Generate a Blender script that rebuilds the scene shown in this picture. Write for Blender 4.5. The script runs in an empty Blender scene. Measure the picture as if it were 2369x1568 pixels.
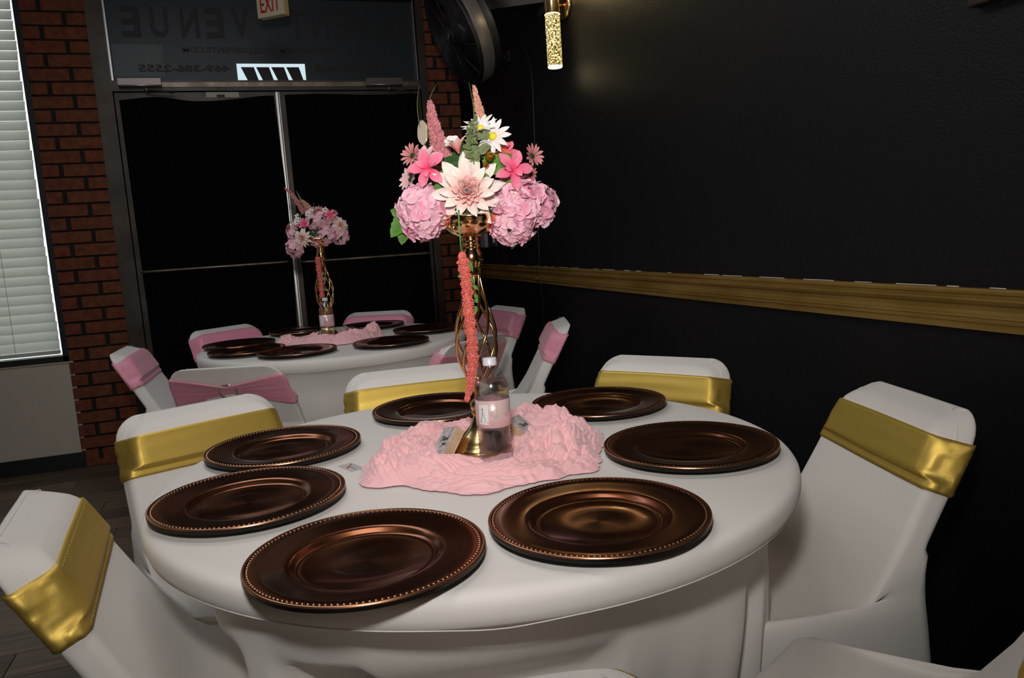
import bpy, math, random
from mathutils import Vector, Matrix, noise
PI = math.pi
rnd = random.Random(7)
sc = bpy.context.scene
col = sc.collection

# ---------------------------------------------------------------- camera
FPX, YAW, PITCH, ROLL, CAMH = 1794.5, 0.3126, 0.1327, -0.0666, 1.1783
def _axes():
    f = Vector((math.sin(YAW)*math.cos(PITCH), math.cos(YAW)*math.cos(PITCH), -math.sin(PITCH)))
    r = Vector((math.cos(YAW), -math.sin(YAW), 0)); u = r.cross(f)
    return (r*math.cos(ROLL)+u*math.sin(ROLL), -r*math.sin(ROLL)+u*math.cos(ROLL), f)
CR, CU, CF = _axes()
camd = bpy.data.cameras.new('camera'); cam = bpy.data.objects.new('camera', camd); col.objects.link(cam)
camd.sensor_width = 36; camd.lens = FPX/2369*36; camd.clip_start = 0.05
cam.matrix_world = Matrix(((CR.x, CU.x, -CF.x, 0), (CR.y, CU.y, -CF.y, 0), (CR.z, CU.z, -CF.z, CAMH), (0, 0, 0, 1)))
sc.camera = cam
# ---------------------------------------------------------------- light
sc.view_settings.view_transform = 'Standard'; sc.view_settings.look = 'None'
sc.view_settings.gamma = 1; sc.view_settings.use_curve_mapping = False
sc.view_settings.exposure = 0.0
W = bpy.data.worlds.new('daylight'); sc.world = W; W.use_nodes = True
W.node_tree.nodes['Background'].inputs[0].default_value = (0.94, 0.97, 0.93, 1)
W.node_tree.nodes['Background'].inputs[1].default_value = 1.6
def area(name, loc, target, size, power, color, sy=None, shape='RECTANGLE'):
    l = bpy.data.lights.new(name, 'AREA'); l.energy = power; l.color = color; l.shape = shape
    l.size = size; l.size_y = sy or size
    o = bpy.data.objects.new(name, l); col.objects.link(o); o.location = loc
    o.rotation_euler = (Vector(target)-Vector(loc)).to_track_quat('-Z', 'Y').to_euler(); return o
area('ceiling_bounce', (0.05, 1.15, 2.74), (0.25, 1.9, 0.6), 0.8, 10.0, (1.0, 0.92, 0.84))
area('room_fill', (-0.3, 2.9, 2.76), (0.1, 3.4, 0.4), 1.6, 19, (0.92, 0.96, 1.0), 1.2)
fl = area('camera_flash', (-0.04, 0.02, 1.50), (0.50, 1.8, 1.42), 0.12, 9.0, (1.0, 0.975, 0.94), 0.10)
fl.data.spread = math.radians(104)
area('rear_room_light', (-0.4, -2.2, 2.70), (0.2, 1.0, 0.5), 1.6, 4, (1.0, 0.82, 0.60))

# ---------------------------------------------------------------- materials
def mat(name, color, rough=0.6, metal=0.0, **k):
    m = bpy.data.materials.new(name); m.use_nodes = True
    b = m.node_tree.nodes['Principled BSDF']
    c = tuple(color)+(1,) if len(color) == 3 else color
    b.inputs['Base Color'].default_value = c; b.inputs['Roughness'].default_value = rough
    b.inputs['Metallic'].default_value = metal
    for a, v in k.items():
        b.inputs[a.replace('_', ' ')].default_value = v
    return m
def N(m, t): return m.node_tree.nodes.new(t)
def L(m, a, b): m.node_tree.links.new(a, b)
def bump(m, scale, strength, dist=0.002, detail=3, kind='NOISE', stretch=None, rough=0.6):
    tc = N(m, 'ShaderNodeTexCoord'); mp = N(m, 'ShaderNodeMapping')
    if stretch: mp.inputs['Scale'].default_value = stretch
    L(m, tc.outputs['Object'], mp.inputs['Vector'])
    if kind == 'NOISE':
        t = N(m, 'ShaderNodeTexNoise'); t.inputs['Detail'].default_value = detail; t.inputs['Roughness'].default_value = rough
        out = t.outputs['Fac']
    else:
        t = N(m, 'ShaderNodeTexVoronoi'); out = t.outputs['Distance']
    t.inputs['Scale'].default_value = scale; L(m, mp.outputs['Vector'], t.inputs['Vector'])
    bn = N(m, 'ShaderNodeBump'); bn.inputs['Strength'].default_value = strength; bn.inputs['Distance'].default_value = dist
    L(m, out, bn.inputs['Height'])
    L(m, bn.outputs['Normal'], m.node_tree.nodes['Principled BSDF'].inputs['Normal'])
    return m
def vary(m, c1, c2, scale=5, stretch=None, detail=4, lo=0.35, hi=0.65):
    tc = N(m, 'ShaderNodeTexCoord'); mp = N(m, 'ShaderNodeMapping')
    if stretch: mp.inputs['Scale'].default_value = stretch
    L(m, tc.outputs['Object'], mp.inputs['Vector'])
    t = N(m, 'ShaderNodeTexNoise'); t.inputs['Scale'].default_value = scale; t.inputs['Detail'].default_value = detail
    L(m, mp.outputs['Vector'], t.inputs['Vector'])
    r = N(m, 'ShaderNodeValToRGB'); r.color_ramp.elements[0].position = lo; r.color_ramp.elements[1].position = hi
    r.color_ramp.elements[0].color = tuple(c1)+(1,); r.color_ramp.elements[1].color = tuple(c2)+(1,)
    L(m, t.outputs['Fac'], r.inputs['Fac'])
    L(m, r.outputs['Color'], m.node_tree.nodes['Principled BSDF'].inputs['Base Color'])
    return m
def gradmat(name, stops, rough=0.6, sheen=0.2, trans=0.0):
    """petal pigment: colour runs from the petal's root to its tip (attribute 'grad')"""
    m = mat(name, (1, 1, 1), rough)
    a = N(m, 'ShaderNodeAttribute'); a.attribute_name = 'grad'
    r = N(m, 'ShaderNodeValToRGB')
    while len(r.color_ramp.elements) < len(stops): r.color_ramp.elements.new(0.5)
    for e, (p, c) in zip(r.color_ramp.elements, stops): e.position = p; e.color = tuple(c)+(1,)
    L(m, a.outputs['Fac'], r.inputs['Fac'])
    b = m.node_tree.nodes['Principled BSDF']; L(m, r.outputs['Color'], b.inputs['Base Color'])
    b.inputs['Specular IOR Level'].default_value = 0.25
    t = N(m, 'ShaderNodeBsdfTranslucent'); L(m, r.outputs['Color'], t.inputs['Color']); x = N(m, 'ShaderNodeMixShader'); x.inputs[0].default_value = 0.25
    L(m, b.outputs[0], x.inputs[1]); L(m, t.outputs[0], x.inputs[2]); L(m, x.outputs[0], m.node_tree.nodes['Material Output'].inputs[0])
    return m
M = {}
M['spandex'] = bump(mat('white_spandex', (0.765, 0.73, 0.695), 0.72, 0, Sheen_Weight=0.15, Specular_IOR_Level=0.3), 1400, 0.06, 0.0004)
M['lame'] = bump(mat('gold_lame', (0.68, 0.47, 0.10), 0.46, 0.76), 900, 0.28, 0.0006)
M['satin'] = bump(mat('pink_stretch_satin', (0.82, 0.31, 0.42), 0.45, 0.0, Sheen_Weight=0.25), 700, 0.12, 0.0005)
M['rhine'] = mat('rhinestones', (0.8, 0.8, 0.82), 0.15, 0.9)
M['thread_gold'] = mat('gold_thread', (0.75, 0.6, 0.1), 0.5, 0.3)
M['thread_white'] = mat('white_thread', (0.8, 0.78, 0.76), 0.7)
pl = mat('copper_brown_lacquer', (0.20, 0.072, 0.032), 0.22, 0.95, Anisotropic=0.75, Coat_Weight=0.25, Coat_Roughness=0.08)
tg = N(pl, 'ShaderNodeTangent'); tg.direction_type = 'RADIAL'; tg.axis = 'Z'
L(pl, tg.outputs['Tangent'], pl.node_tree.nodes['Principled BSDF'].inputs['Tangent']); M['plate'] = pl
M['plate_rim'] = mat('copper_rim', (0.55, 0.27, 0.15), 0.25, 0.95)
M['plate_under'] = mat('plate_underside', (0.006, 0.004, 0.0035), 0.45, 0, Specular_IOR_Level=0.2)
M['gold'] = mat('polished_rose_gold', (0.86, 0.56, 0.27), 0.13, 1.0)
M['gold_satin'] = mat('brushed_gold', (0.80, 0.58, 0.28), 0.24, 1.0)
g = mat('pink_gauze', (0.90, 0.50, 0.53), 0.85, 0, Sheen_Weight=0.3)
M['gauze'] = bump(g, 420, 0.3, 0.0012, 4)

M['black_wall'] = bump(mat('black_wall_paint', (0.0046, 0.0049, 0.0060), 0.5, 0, Specular_IOR_Level=0.3), 160, 0.55, 0.003, 3)
M['black'] = mat('matt_black', (0.006, 0.006, 0.0065), 0.6)
M['black_cloth'] = bump(mat('black_fabric', (0.0012, 0.0012, 0.0014), 0.95, 0, Specular_IOR_Level=0.1), 40, 0.2, 0.004)
M['cream_wall'] = bump(mat('cream_wall_paint', (0.52, 0.46, 0.38), 0.7), 230, 0.5, 0.003, 3)
M['ceiling'] = bump(mat('dark_ceiling', (0.02, 0.019, 0.018), 0.8), 60, 0.3, 0.01)
M['mortar'] = bump(mat('dark_mortar', (0.012, 0.009, 0.007), 0.95), 120, 0.6, 0.004)
M['brick'] = []
for i in range(5):
    a = (0.135+0.03*rnd.random(), 0.034+0.008*rnd.random(), 0.014+0.004*rnd.random())
    m = bump(vary(mat('red_brick', a, 0.9), tuple(x*0.72 for x in a), tuple(x*1.25 for x in a), 25), 140, 0.7, 0.003, 5)
    M['brick'].append(m)
M['brick_dark'] = bump(vary(mat('brick_dark', (0.06, 0.02, 0.01), 0.9), (0.045, 0.015, 0.009), (0.085, 0.026, 0.014), 25), 140, 0.7, 0.003, 5)
M['bronze'] = vary(mat('bronze_aluminium', (0.04, 0.03, 0.024), 0.45, 0.5), (0.026, 0.019, 0.015), (0.055, 0.042, 0.034), 6)
M['bronze_light'] = vary(mat('worn_aluminium', (0.22, 0.18, 0.14), 0.4, 0.6), (0.10, 0.08, 0.06), (0.26, 0.21, 0.16), 9)
M['alu'] = mat('bare_aluminium', (0.55, 0.54, 0.52), 0.35, 0.8)
M['closer'] = mat('closer_metal', (0.16, 0.13, 0.12), 0.35, 0.7)
M['paint_gold'] = bump(vary(mat('gold_paint', (0.25, 0.16, 0.05), 0.42, 0.55), (0.24, 0.135, 0.022), (0.36, 0.22, 0.06), 7, (1, 0.5, 3)), 90, 0.25, 0.002, 4, stretch=(1, 0.1, 1))
M['caulk'] = mat('white_caulk', (0.6, 0.6, 0.62), 0.8)
M['wood'] = []
for i, (r_, g_, b_) in enumerate([(0.095, 0.060, 0.036), (0.135, 0.088, 0.053), (0.074, 0.047, 0.029), (0.112, 0.076, 0.048)]):
    m = vary(mat('grey_brown_plank', (r_, g_, b_), 0.5), (r_*0.5, g_*0.5, b_*0.5), (r_*1.45, g_*1.45, b_*1.45), 3.2, (1.0, 14, 1), 8, 0.3, 0.7)
    M['wood'].append(bump(m, 5, 0.2, 0.002, 6, stretch=(1, 16, 1)))
M['slat'] = mat('white_blind_slat', (0.62, 0.61, 0.57), 0.55)
t = N(M['slat'], 'ShaderNodeBsdfTranslucent'); t.inputs['Color'].default_value = (0.62, 0.66, 0.62, 1)
mx = N(M['slat'], 'ShaderNodeMixShader'); mx.inputs[0].default_value = 0.22
L(M['slat'], M['slat'].node_tree.nodes['Principled BSDF'].outputs[0], mx.inputs[1]); L(M['slat'], t.outputs[0], mx.inputs[2])
L(M['slat'], mx.outputs[0], M['slat'].node_tree.nodes['Material Output'].inputs[0])
M['cord'] = mat('white_cord', (0.6, 0.6, 0.56), 0.7)
M['vinyl'] = mat('dark_tinted_film', (0.017, 0.023, 0.027), 0.4, 0, Specular_IOR_Level=0.3)
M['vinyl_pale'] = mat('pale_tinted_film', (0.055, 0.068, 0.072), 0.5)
M['letter'] = mat('black_vinyl_letters', (0.0015, 0.0015, 0.0016), 0.6)
def emis(name, c, s):
    m = mat(name, (0, 0, 0), 0.8); b = m.node_tree.nodes['Principled BSDF']
    b.inputs['Emission Color'].default_value = tuple(c)+(1,); b.inputs['Emission Strength'].default_value = s; return m
M['lit_panel'] = emis('backlit_white', (0.66, 0.83, 0.88), 0.95)
M['exit_face'] = mat('cream_plastic', (0.40, 0.34, 0.24), 0.5)
M['exit_side'] = mat('aged_cream_plastic', (0.62, 0.46, 0.20), 0.45)  # sign sides, brighter and yellower than the face
M['red'] = mat('red_letter', (0.30, 0.004, 0.004), 0.5)
M['white'] = mat('white_plastic', (0.7, 0.7, 0.7), 0.4)
M['cap'] = mat('milky_cap', (0.62, 0.62, 0.68), 0.35)
M['fan_black'] = mat('fan_black', (0.008, 0.008, 0.009), 0.42)
M['fan_band'] = mat('fan_grey_band', (0.20, 0.185, 0.19), 0.38, 0.5)
M['fan_arm'] = mat('fan_bracket', (0.028, 0.023, 0.019), 0.38, 0.3)
M['wire'] = mat('thin_wire', (0.10, 0.09, 0.08), 0.5)
M['wire_dk'] = mat('black_cable', (0.03, 0.028, 0.027), 0.4)
m = mat('bubble_glass_lit', (1, 0.85, 0.5), 0.1); b = m.node_tree.nodes['Principled BSDF']
tc = N(m, 'ShaderNodeTexCoord'); v = N(m, 'ShaderNodeTexNoise'); v.inputs['Scale'].default_value = 170; v.inputs['Detail'].default_value = 3
L(m, tc.outputs['Object'], v.inputs['Vector']); r = N(m, 'ShaderNodeValToRGB')
e = r.color_ramp.elements; e[0].position = 0.44; e[0].color = (0.03, 0.018, 0.002, 1); e[1].position = 0.60; e[1].color = (1.0, 0.86, 0.42, 1)
x = e.new(0.50); x.color = (0.38, 0.26, 0.05, 1)
L(m, v.outputs['Fac'], r.inputs['Fac']); L(m, r.outputs['Color'], b.inputs['Emission Color']); b.inputs['Emission Strength'].default_value = 1.5
b.inputs['Base Color'].default_value = (0.1, 0.08, 0.04, 1); M['bubble'] = m
M['lamp_end'] = emis('lamp_end_glow', (1.0, 0.86, 0.55), 3.0)
M['water'] = mat('drinking_water', (0.97, 0.98, 1.0), 0.0, 0, Transmission_Weight=1.0, IOR=1.22)
_t = N(M['water'], 'ShaderNodeBsdfTransparent'); _t.inputs[0].default_value = (0.98, 0.98, 0.99, 1); _m = N(M['water'], 'ShaderNodeMixShader'); _m.inputs[0].default_value = 0.55
L(M['water'], M['water'].node_tree.nodes['Principled BSDF'].outputs[0], _m.inputs[1]); L(M['water'], _t.outputs[0], _m.inputs[2])
L(M['water'], _m.outputs[0], M['water'].node_tree.nodes['Material Output'].inputs[0])
m = bpy.data.materials.new('clear_bottle_plastic'); m.use_nodes = True; nt = m.node_tree
nt.nodes.remove(nt.nodes['Principled BSDF']); gl = nt.nodes.new('ShaderNodeBsdfGlossy'); gl.inputs['Roughness'].default_value = 0.12
tr = nt.nodes.new('ShaderNodeBsdfTransparent'); tr.inputs[0].default_value = (0.95, 0.94, 0.95, 1)
lw = nt.nodes.new('ShaderNodeLayerWeight'); lw.inputs[0].default_value = 0.12; ms = nt.nodes.new('ShaderNodeMixShader')
nt.links.new(lw.outputs['Fresnel'], ms.inputs[0]); lw.inputs[0].default_value = 0.25
pw_ = nt.nodes.new('ShaderNodeMath'); pw_.operation = 'POWER'; pw_.inputs[1].default_value = 2.0
ma_ = nt.nodes.new('ShaderNodeMath'); ma_.operation = 'MULTIPLY_ADD'; ma_.inputs[1].default_value = 0.75; ma_.inputs[2].default_value = 0.09
nt.links.new(lw.outputs['Facing'], pw_.inputs[0]); nt.links.new(pw_.outputs[0], ma_.inputs[0]); nt.links.new(ma_.outputs[0], ms.inputs[0]); nt.links.new(tr.outputs[0], ms.inputs[1]); nt.links.new(gl.outputs[0], ms.inputs[2])
nt.links.new(ms.outputs[0], nt.nodes['Material Output'].inputs[0]); M['bottle'] = m
m = bump(mat('holographic_pink_label', (0.80, 0.56, 0.55), 0.22, 0.25), 300, 0.1); M['label'] = m
M['label_pic'] = mat('label_picture_white', (0.74, 0.73, 0.74), 0.4)
M['ink'] = mat('black_ink', (0.01, 0.01, 0.01), 0.6)
M['ink_grey'] = mat('grey_ink', (0.30, 0.24, 0.25), 0.6)
M['rosebud'] = mat('printed_rose', (0.55, 0.12, 0.14), 0.6)
for i, c in enumerate([(0.35, 0.2, 0.9), (0.1, 0.65, 0.75), (0.6, 0.8, 0.15), (0.85, 0.9, 1.0)]):
    M['holo%d' % i] = mat('holographic_glint', c, 0.15, 0.6)
M['kraft'] = vary(mat('tan_card_edges', (0.60, 0.42, 0.27), 0.7), (0.5, 0.34, 0.2), (0.66, 0.48, 0.32), 60)
M['kraft_dark'] = mat('card_gap', (0.30, 0.19, 0.11), 0.8)
M['wrap'] = vary(mat('lace_print_wrap', (0.5, 0.47, 0.46), 0.35), (0.34, 0.31, 0.31), (0.62, 0.59, 0.58), 110)
M['wrap_top'] = vary(mat('folded_film', (0.32, 0.26, 0.19), 0.25), (0.2, 0.15, 0.1), (0.55, 0.47, 0.36), 70)
M['foam'] = mat('floral_foam', (0.02, 0.05, 0.015), 0.9)
# flowers
M['dahlia'] = gradmat('cream_dahlia', [(0.0, (0.85, 0.20, 0.19)), (0.38, (0.90, 0.58, 0.52)), (0.75, (0.90, 0.80, 0.74))])
M['dahlia_in'] = gradmat('dahlia_heart', [(0.0, (0.90, 0.22, 0.24)), (0.45, (0.93, 0.48, 0.46)), (1.0, (0.94, 0.72, 0.69))])
M['hydra'] = gradmat('pink_hydrangea', [(0.0, (0.88, 0.62, 0.62)), (0.25, (0.88, 0.48, 0.58)), (1.0, (0.90, 0.60, 0.70))])
M['hydra2'] = gradmat('deep_pink_hydrangea', [(0.0, (0.84, 0.38, 0.46)), (0.4, (0.82, 0.32, 0.46)), (1.0, (0.87, 0.50, 0.62))])
M['floret_eye'] = mat('floret_eye', (0.72, 0.66, 0.42), 0.6)
M['hot'] = gradmat('hot_pink_lily', [(0.0, (0.80, 0.05, 0.16)), (0.45, (0.84, 0.16, 0.28)), (1.0, (0.86, 0.30, 0.42))])
M['daisy'] = gradmat('white_daisy', [(0.0, (0.82, 0.72, 0.70)), (0.4, (0.86, 0.82, 0.80)), (1.0, (0.88, 0.86, 0.85))])
M['daisy_eye'] = bump(mat('yellow_daisy_eye', (0.85, 0.72, 0.02), 0.7), 900, 0.8, 0.002)
M['mauve'] = gradmat('dusty_rose_daisy', [(0.0, (0.30, 0.09, 0.09)), (0.3, (0.55, 0.20, 0.20)), (1.0, (0.66, 0.30, 0.29))])
M['palepink'] = gradmat('pale_pink_petal', [(0.0, (0.66, 0.34, 0.36)), (1.0, (0.80, 0.58, 0.60))])
M['coral'] = gradmat('coral_petal', [(0.0, (0.65, 0.05, 0.03)), (1.0, (0.80, 0.18, 0.15))])
M['bud'] = gradmat('pink_bud', [(0.0, (0.72, 0.10, 0.12)), (0.5, (0.84, 0.40, 0.38)), (1.0, (0.86, 0.66, 0.62))])
M['beige'] = gradmat('beige_petal', [(0.0, (0.45, 0.30, 0.2)), (1.0, (0.55, 0.40, 0.30))])
M['leaf'] = gradmat('green_leaf', [(0.0, (0.05, 0.14, 0.02)), (0.5, (0.10, 0.26, 0.035)), (1.0, (0.17, 0.36, 0.06))])
M['leaf_dk'] = gradmat('dark_green_leaf', [(0.0, (0.015, 0.06, 0.012)), (1.0, (0.035, 0.12, 0.02))])
M['leaf_grey'] = gradmat('eucalyptus_leaf', [(0.0, (0.10, 0.14, 0.04)), (1.0, (0.30, 0.33, 0.17))])
M['blade'] = gradmat('grass_blade', [(0.0, (0.08, 0.13, 0.03)), (1.0, (0.22, 0.26, 0.08))])
M['stem'] = mat('green_stem', (0.08, 0.26, 0.06), 0.5)
M['gold_leaf'] = bump(mat('gold_flower', (0.60, 0.38, 0.08), 0.25, 0.9), 200, 0.4, 0.003)
M['amar'] = vary(mat('coral_amaranthus', (0.78, 0.14, 0.11), 0.7), (0.62, 0.08, 0.06), (0.82, 0.24, 0.19), 300)
M['plume_rose'] = vary(mat('rose_astilbe', (0.52, 0.15, 0.18), 0.7), (0.38, 0.10, 0.12), (0.68, 0.28, 0.30), 300)
M['plume_peach'] = vary(mat('peach_astilbe', (0.68, 0.33, 0.25), 0.7), (0.48, 0.20, 0.14), (0.76, 0.42, 0.33), 300)
M['pale_disc'] = mat('pale_leaf', (0.42, 0.36, 0.28), 0.5)
M['frame_dark'] = vary(mat('dark_brown_frame', (0.012, 0.006, 0.004), 0.5), (0.008, 0.004, 0.003), (0.02, 0.01, 0.006), 8, (1, 6, 1))

# ---------------------------------------------------------------- helpers
def link(o, parent=None):
    col.objects.link(o)
    if parent: o.parent = parent
    return o
def mesh(name, V, F, m, parent=None, smooth=True, grad=None, kind=None, label=None, midx=None):
    me = bpy.data.meshes.new(name); me.from_pydata([tuple(v) for v in V], [], F)
    ms = m if isinstance(m, (list, tuple)) else [m]
    for x in ms: me.materials.append(x)
    if midx: me.polygons.foreach_set('material_index', midx)
    me.polygons.foreach_set('use_smooth', [smooth]*len(me.polygons))
    if grad is not None:
        at = me.attributes.new('grad', 'FLOAT', 'POINT'); at.data.foreach_set('value', grad)
    me.update(); o = bpy.data.objects.new(name, me); link(o, parent)
    if kind: o['kind'] = kind
    if label: o['label'] = label
    return o
def thing(name, label, cat, loc=(0, 0, 0), rot=(0, 0, 0), group=None):
    o = bpy.data.objects.new(name, None); col.objects.link(o); o.empty_display_size = 0.05
    o.location = loc; o.rotation_euler = rot; o['label'] = label; o['category'] = cat
    if group: o['group'] = group
    return o
def tag(o, label, cat, group=None):
    o['label'] = label; o['category'] = cat
    if group: o['group'] = group
    return o
def struct(o): o['kind'] = 'structure'; return o
def box(x0, x1, y0, y1, z0, z1):
    V = [(x, y, z) for x in (x0, x1) for y in (y0, y1) for z in (z0, z1)]
    return V, [(0, 1, 3, 2), (4, 6, 7, 5), (0, 4, 5, 1), (2, 3, 7, 6), (0, 2, 6, 4), (1, 5, 7, 3)]
def bbox_obj(name, b, m, parent=None, bevel=0.0, **k):
    V, F = box(*b); o = mesh(name, V, F, m, parent, smooth=False, **k)
    if bevel:
        md = o.modifiers.new('bevel', 'BEVEL'); md.width = bevel; md.segments = 2; md.limit_method = 'ANGLE'
    return o
def merge(parts):
    V = []; F = []; G = []
    for p in parts:
        n = len(V); V += list(p[0]); F += [tuple(i+n for i in f) for f in p[1]]
        if len(p) > 2: G += list(p[2])
    return (V, F, G) if G else (V, F)
def xf(p, Mx):
    return ([Mx @ Vector(v) for v in p[0]], p[1]) + tuple(p[2:])
def lathe(prof, n=48, closed=False):
    V = []; F = []
    for (r, z) in prof:
        for i in range(n):
            a = 2*PI*i/n; V.append((r*math.cos(a), r*math.sin(a), z))
    k = len(prof)
    for j in range(k-1):
        for i in range(n):
            i2 = (i+1) % n; F.append((j*n+i, j*n+i2, (j+1)*n+i2, (j+1)*n+i))
    return V, F
def tube(pts, rad, n=8, cap=True):
    pts = [Vector(p) for p in pts]; k = len(pts)
    rr = rad if isinstance(rad, (list, tuple)) else [rad]*k
    V = []; F = []; up = None
    for i, p in enumerate(pts):
        d = (pts[min(i+1, k-1)]-pts[max(i-1, 0)]).normalized()
        if up is None:
            up = d.orthogonal().normalized()
        up = (up-d*up.dot(d)).normalized(); s = d.cross(up)
        for j in range(n):
            a = 2*PI*j/n; V.append(p+(up*math.cos(a)+s*math.sin(a))*rr[i])
    for i in range(k-1):
        for j in range(n):
            j2 = (j+1) % n; F.append((i*n+j, i*n+j2, (i+1)*n+j2, (i+1)*n+j))
    if cap:
        F.append(tuple(reversed(range(n)))); F.append(tuple(range((k-1)*n, k*n)))
    return V, F
def torus(R, r, n=48, m=8):
    V = []; F = []
    for i in range(n):
        a = 2*PI*i/n
        for j in range(m):
            b = 2*PI*j/m; q = R+r*math.cos(b); V.append((q*math.cos(a), q*math.sin(a), r*math.sin(b)))
    for i in range(n):
        for j in range(m):
            F.append((i*m+j, ((i+1) % n)*m+j, ((i+1) % n)*m+(j+1) % m, i*m+(j+1) % m))
    return V, F
def basis(x, y, z, o=(0, 0, 0)):
    x, y, z, o = map(Vector, (x, y, z, o))
    return Matrix(((x.x, y.x, z.x, o.x), (x.y, y.y, z.y, o.y), (x.z, y.z, z.z, o.z), (0, 0, 0, 1)))
def facing(n, roll=0.0, o=(0, 0, 0), ref=(0, 0, 1)):
    n = Vector(n).normalized(); ref = Vector(ref)
    x = ref.cross(n)
    if x.length < 1e-3: x = Vector((1, 0, 0))
    x.normalize(); y = n.cross(x)
    return basis(x*math.cos(roll)+y*math.sin(roll), -x*math.sin(roll)+y*math.cos(roll), n, o)
def sstep(a, b, x):
    t = max(0.0, min(1.0, (x-a)/(b-a))); return t*t*(3-2*t)
def text_mesh(name, s, size, m, Mx, parent, depth=0.0006, offset=0.0, sx=1.0, shear=0.0, fit=None, mirror=False, **k):
    cu = bpy.data.curves.new(name, 'FONT'); cu.body = s; cu.size = size; cu.extrude = depth; cu.offset = offset
    cu.align_x = 'CENTER'; cu.align_y = 'CENTER'; cu.shear = shear; cu.resolution_u = 3
    o = bpy.data.objects.new(name, cu); col.objects.link(o)
    dg = bpy.context.evaluated_depsgraph_get(); me = bpy.data.meshes.new_from_object(o.evaluated_get(dg))
    V = [v.co.copy() for v in me.vertices]; F = [tuple(p.vertices) for p in me.polygons]
    bpy.data.objects.remove(o); bpy.data.curves.remove(cu)
    xs = [v.x for v in V]; ys = [v.y for v in V]; cx = (min(xs)+max(xs))/2; cy = (min(ys)+max(ys))/2
    fx, fy = sx, 1.0
    if fit: fx = fit[0]/(max(xs)-min(xs)); fy = fit[1]/(max(ys)-min(ys))
    if mirror: fx = -fx
    V = [Mx @ Vector(((v.x-cx)*fx, (v.y-cy)*fy, v.z)) for v in V]
    return mesh(name, V, F, m, parent, smooth=False, **k)
def copy_tree(o, parent=None):
    c = o.copy(); col.objects.link(c); c.parent = parent
    for ch in [x for x in bpy.data.objects if x.parent == o]: copy_tree(ch, c)
    return c
def at_px(u, v, depth):
    return Vector((0, 0, CAMH))+(CF+CR*((u-1184.5)/FPX)-CU*((v-784)/FPX))*depth

# ================================================================ SETTING
YB, XR, ZC = 5.01, 1.45, 2.80
floor = struct(bbox_obj('floor', (-4.5, XR+0.1, -3.5, YB+0.1, -0.08, -0.006), M['black']))
pw, rows = 0.157, []
y = YB-0.012; k = 0
protos = {}
while y > -0.35:
    off = [-0.35, -0.02, -0.62, -0.2, -0.8][k % 5]; x = -4.2+off*0.8
    while x < XR:
        x0 = max(x, -4.45); x1 = min(x+1.22, XR-0.002)
        if x1-x0 > 0.05:
            bbox_obj('plank', (x0+0.0012, x1-0.0012, y-pw+0.0012, y-0.0012, -0.02, 0.0), rnd.choice(M['wood']), floor, bevel=0.0012)
        x += 1.22
    y -= pw; k += 1
struct(bbox_obj('ceiling', (-4.5, XR+0.1, -3.5, YB+0.1, ZC, ZC+0.08), M['ceiling']))
struct(bbox_obj('wall_right', (XR, XR+0.1, -3.5, YB+0.1, 0, ZC), M['black_wall']))
struct(bbox_obj('wall_left', (-4.6, -4.5, -3.5, YB+0.1, 0, ZC), M['cream_wall']))
struct(bbox_obj('wall_behind', (-4.5, XR+0.1, -3.6, -3.5, 0, ZC), M['cream_wall']))
# back wall, with window opening and door opening backing
WX0, WX1, WZ0, WZ1 = -2.7, -1.085, 0.675, 2.74
wb = merge([box(-4.5, WX0, YB, YB+0.1, 0, ZC), box(WX0, -1.052, YB, YB+0.1, 0, 0.625),
            box(WX0, WX1+0.03, YB, YB+0.1, WZ1, ZC)])
wall_back = struct(mesh('wall_back', wb[0], wb[1], M['cream_wall'], smooth=False))
# paint bled over the mortar joints at the wall's ragged right edge
dr = merge([box(-1.053, -1.046, YB-0.006, YB+0.02, 0.028+0.0744*i-0.006, 0.028+0.0744*i+0.006) for i in range(1, 9)])
mesh('paint_drip', dr[0], dr[1], M['cream_wall'], wall_back, smooth=False, kind='stuff')
lip = merge([box(-2.7+0.11*i, -2.7+0.11*i+0.11, YB-0.008-0.003*rnd.random(), YB+0.01, 0.622, 0.629+0.003*rnd.random()) for i in range(15)])
mesh('paint_lip', lip[0], lip[1], M['cream_wall'], wall_back, smooth=False, kind='stuff')
struct(bbox_obj('baseboard_back', (-4.5, -1.05, YB-0.013, YB-0.0005, 0.0, 0.09), M['black'], bevel=0.002))
struct(bbox_obj('baseboard_right', (XR-0.012, XR-0.0005, -3.4, YB-0.02, 0.0, 0.085), M['black'], bevel=0.002))
wall_entry = struct(mesh('wall_entry', *merge([box(-1.05, XR, YB+0.07, YB+0.1, 0, ZC), box(-0.74, XR, YB-0.01, YB+0.07, 2.70, ZC),
      box(1.372, XR, YB-0.004, YB+0.07, 0, 2.70)]), M['black_cloth'], smooth=False))
# brick piers
def pier(x0, x1, name, ms, seed):
    rr = random.Random(seed)
    w = struct(bbox_obj(name, (x0, x1, YB+0.004, YB+0.07, 0, ZC-0.001), M['mortar']))
    z = 0.0; k = 0
    while z < ZC-0.02:
        z0 = 0.033+0.0744*(k-1) if k else -0.03
        z1 = z0+0.0744-0.009
        a0 = max(z0, 0.0); a1 = min(z1, ZC-0.002)
        if k % 2: cuts = [x0, x0+(x1-x0)*0.30, x1]
        else: cuts = [x0, x0+(x1-x0)*0.66, x1]
        for i in range(2):
            p0 = cuts[i]+(0.0115 if i else 0.0); p1 = cuts[i+1]-(0.0115 if i == 0 else 0.0)
            d = 0.004*rr.random()
            j = rr.uniform(-0.0015, 0.0015)
            b = bbox_obj('brick', (p0, p1, YB-0.008-d, YB+0.02, a0+abs(j), a1-abs(j)), ms[rr.randrange(len(ms))], w, bevel=0.0025)
        z = z1+0.009; k += 1
    return w
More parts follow.
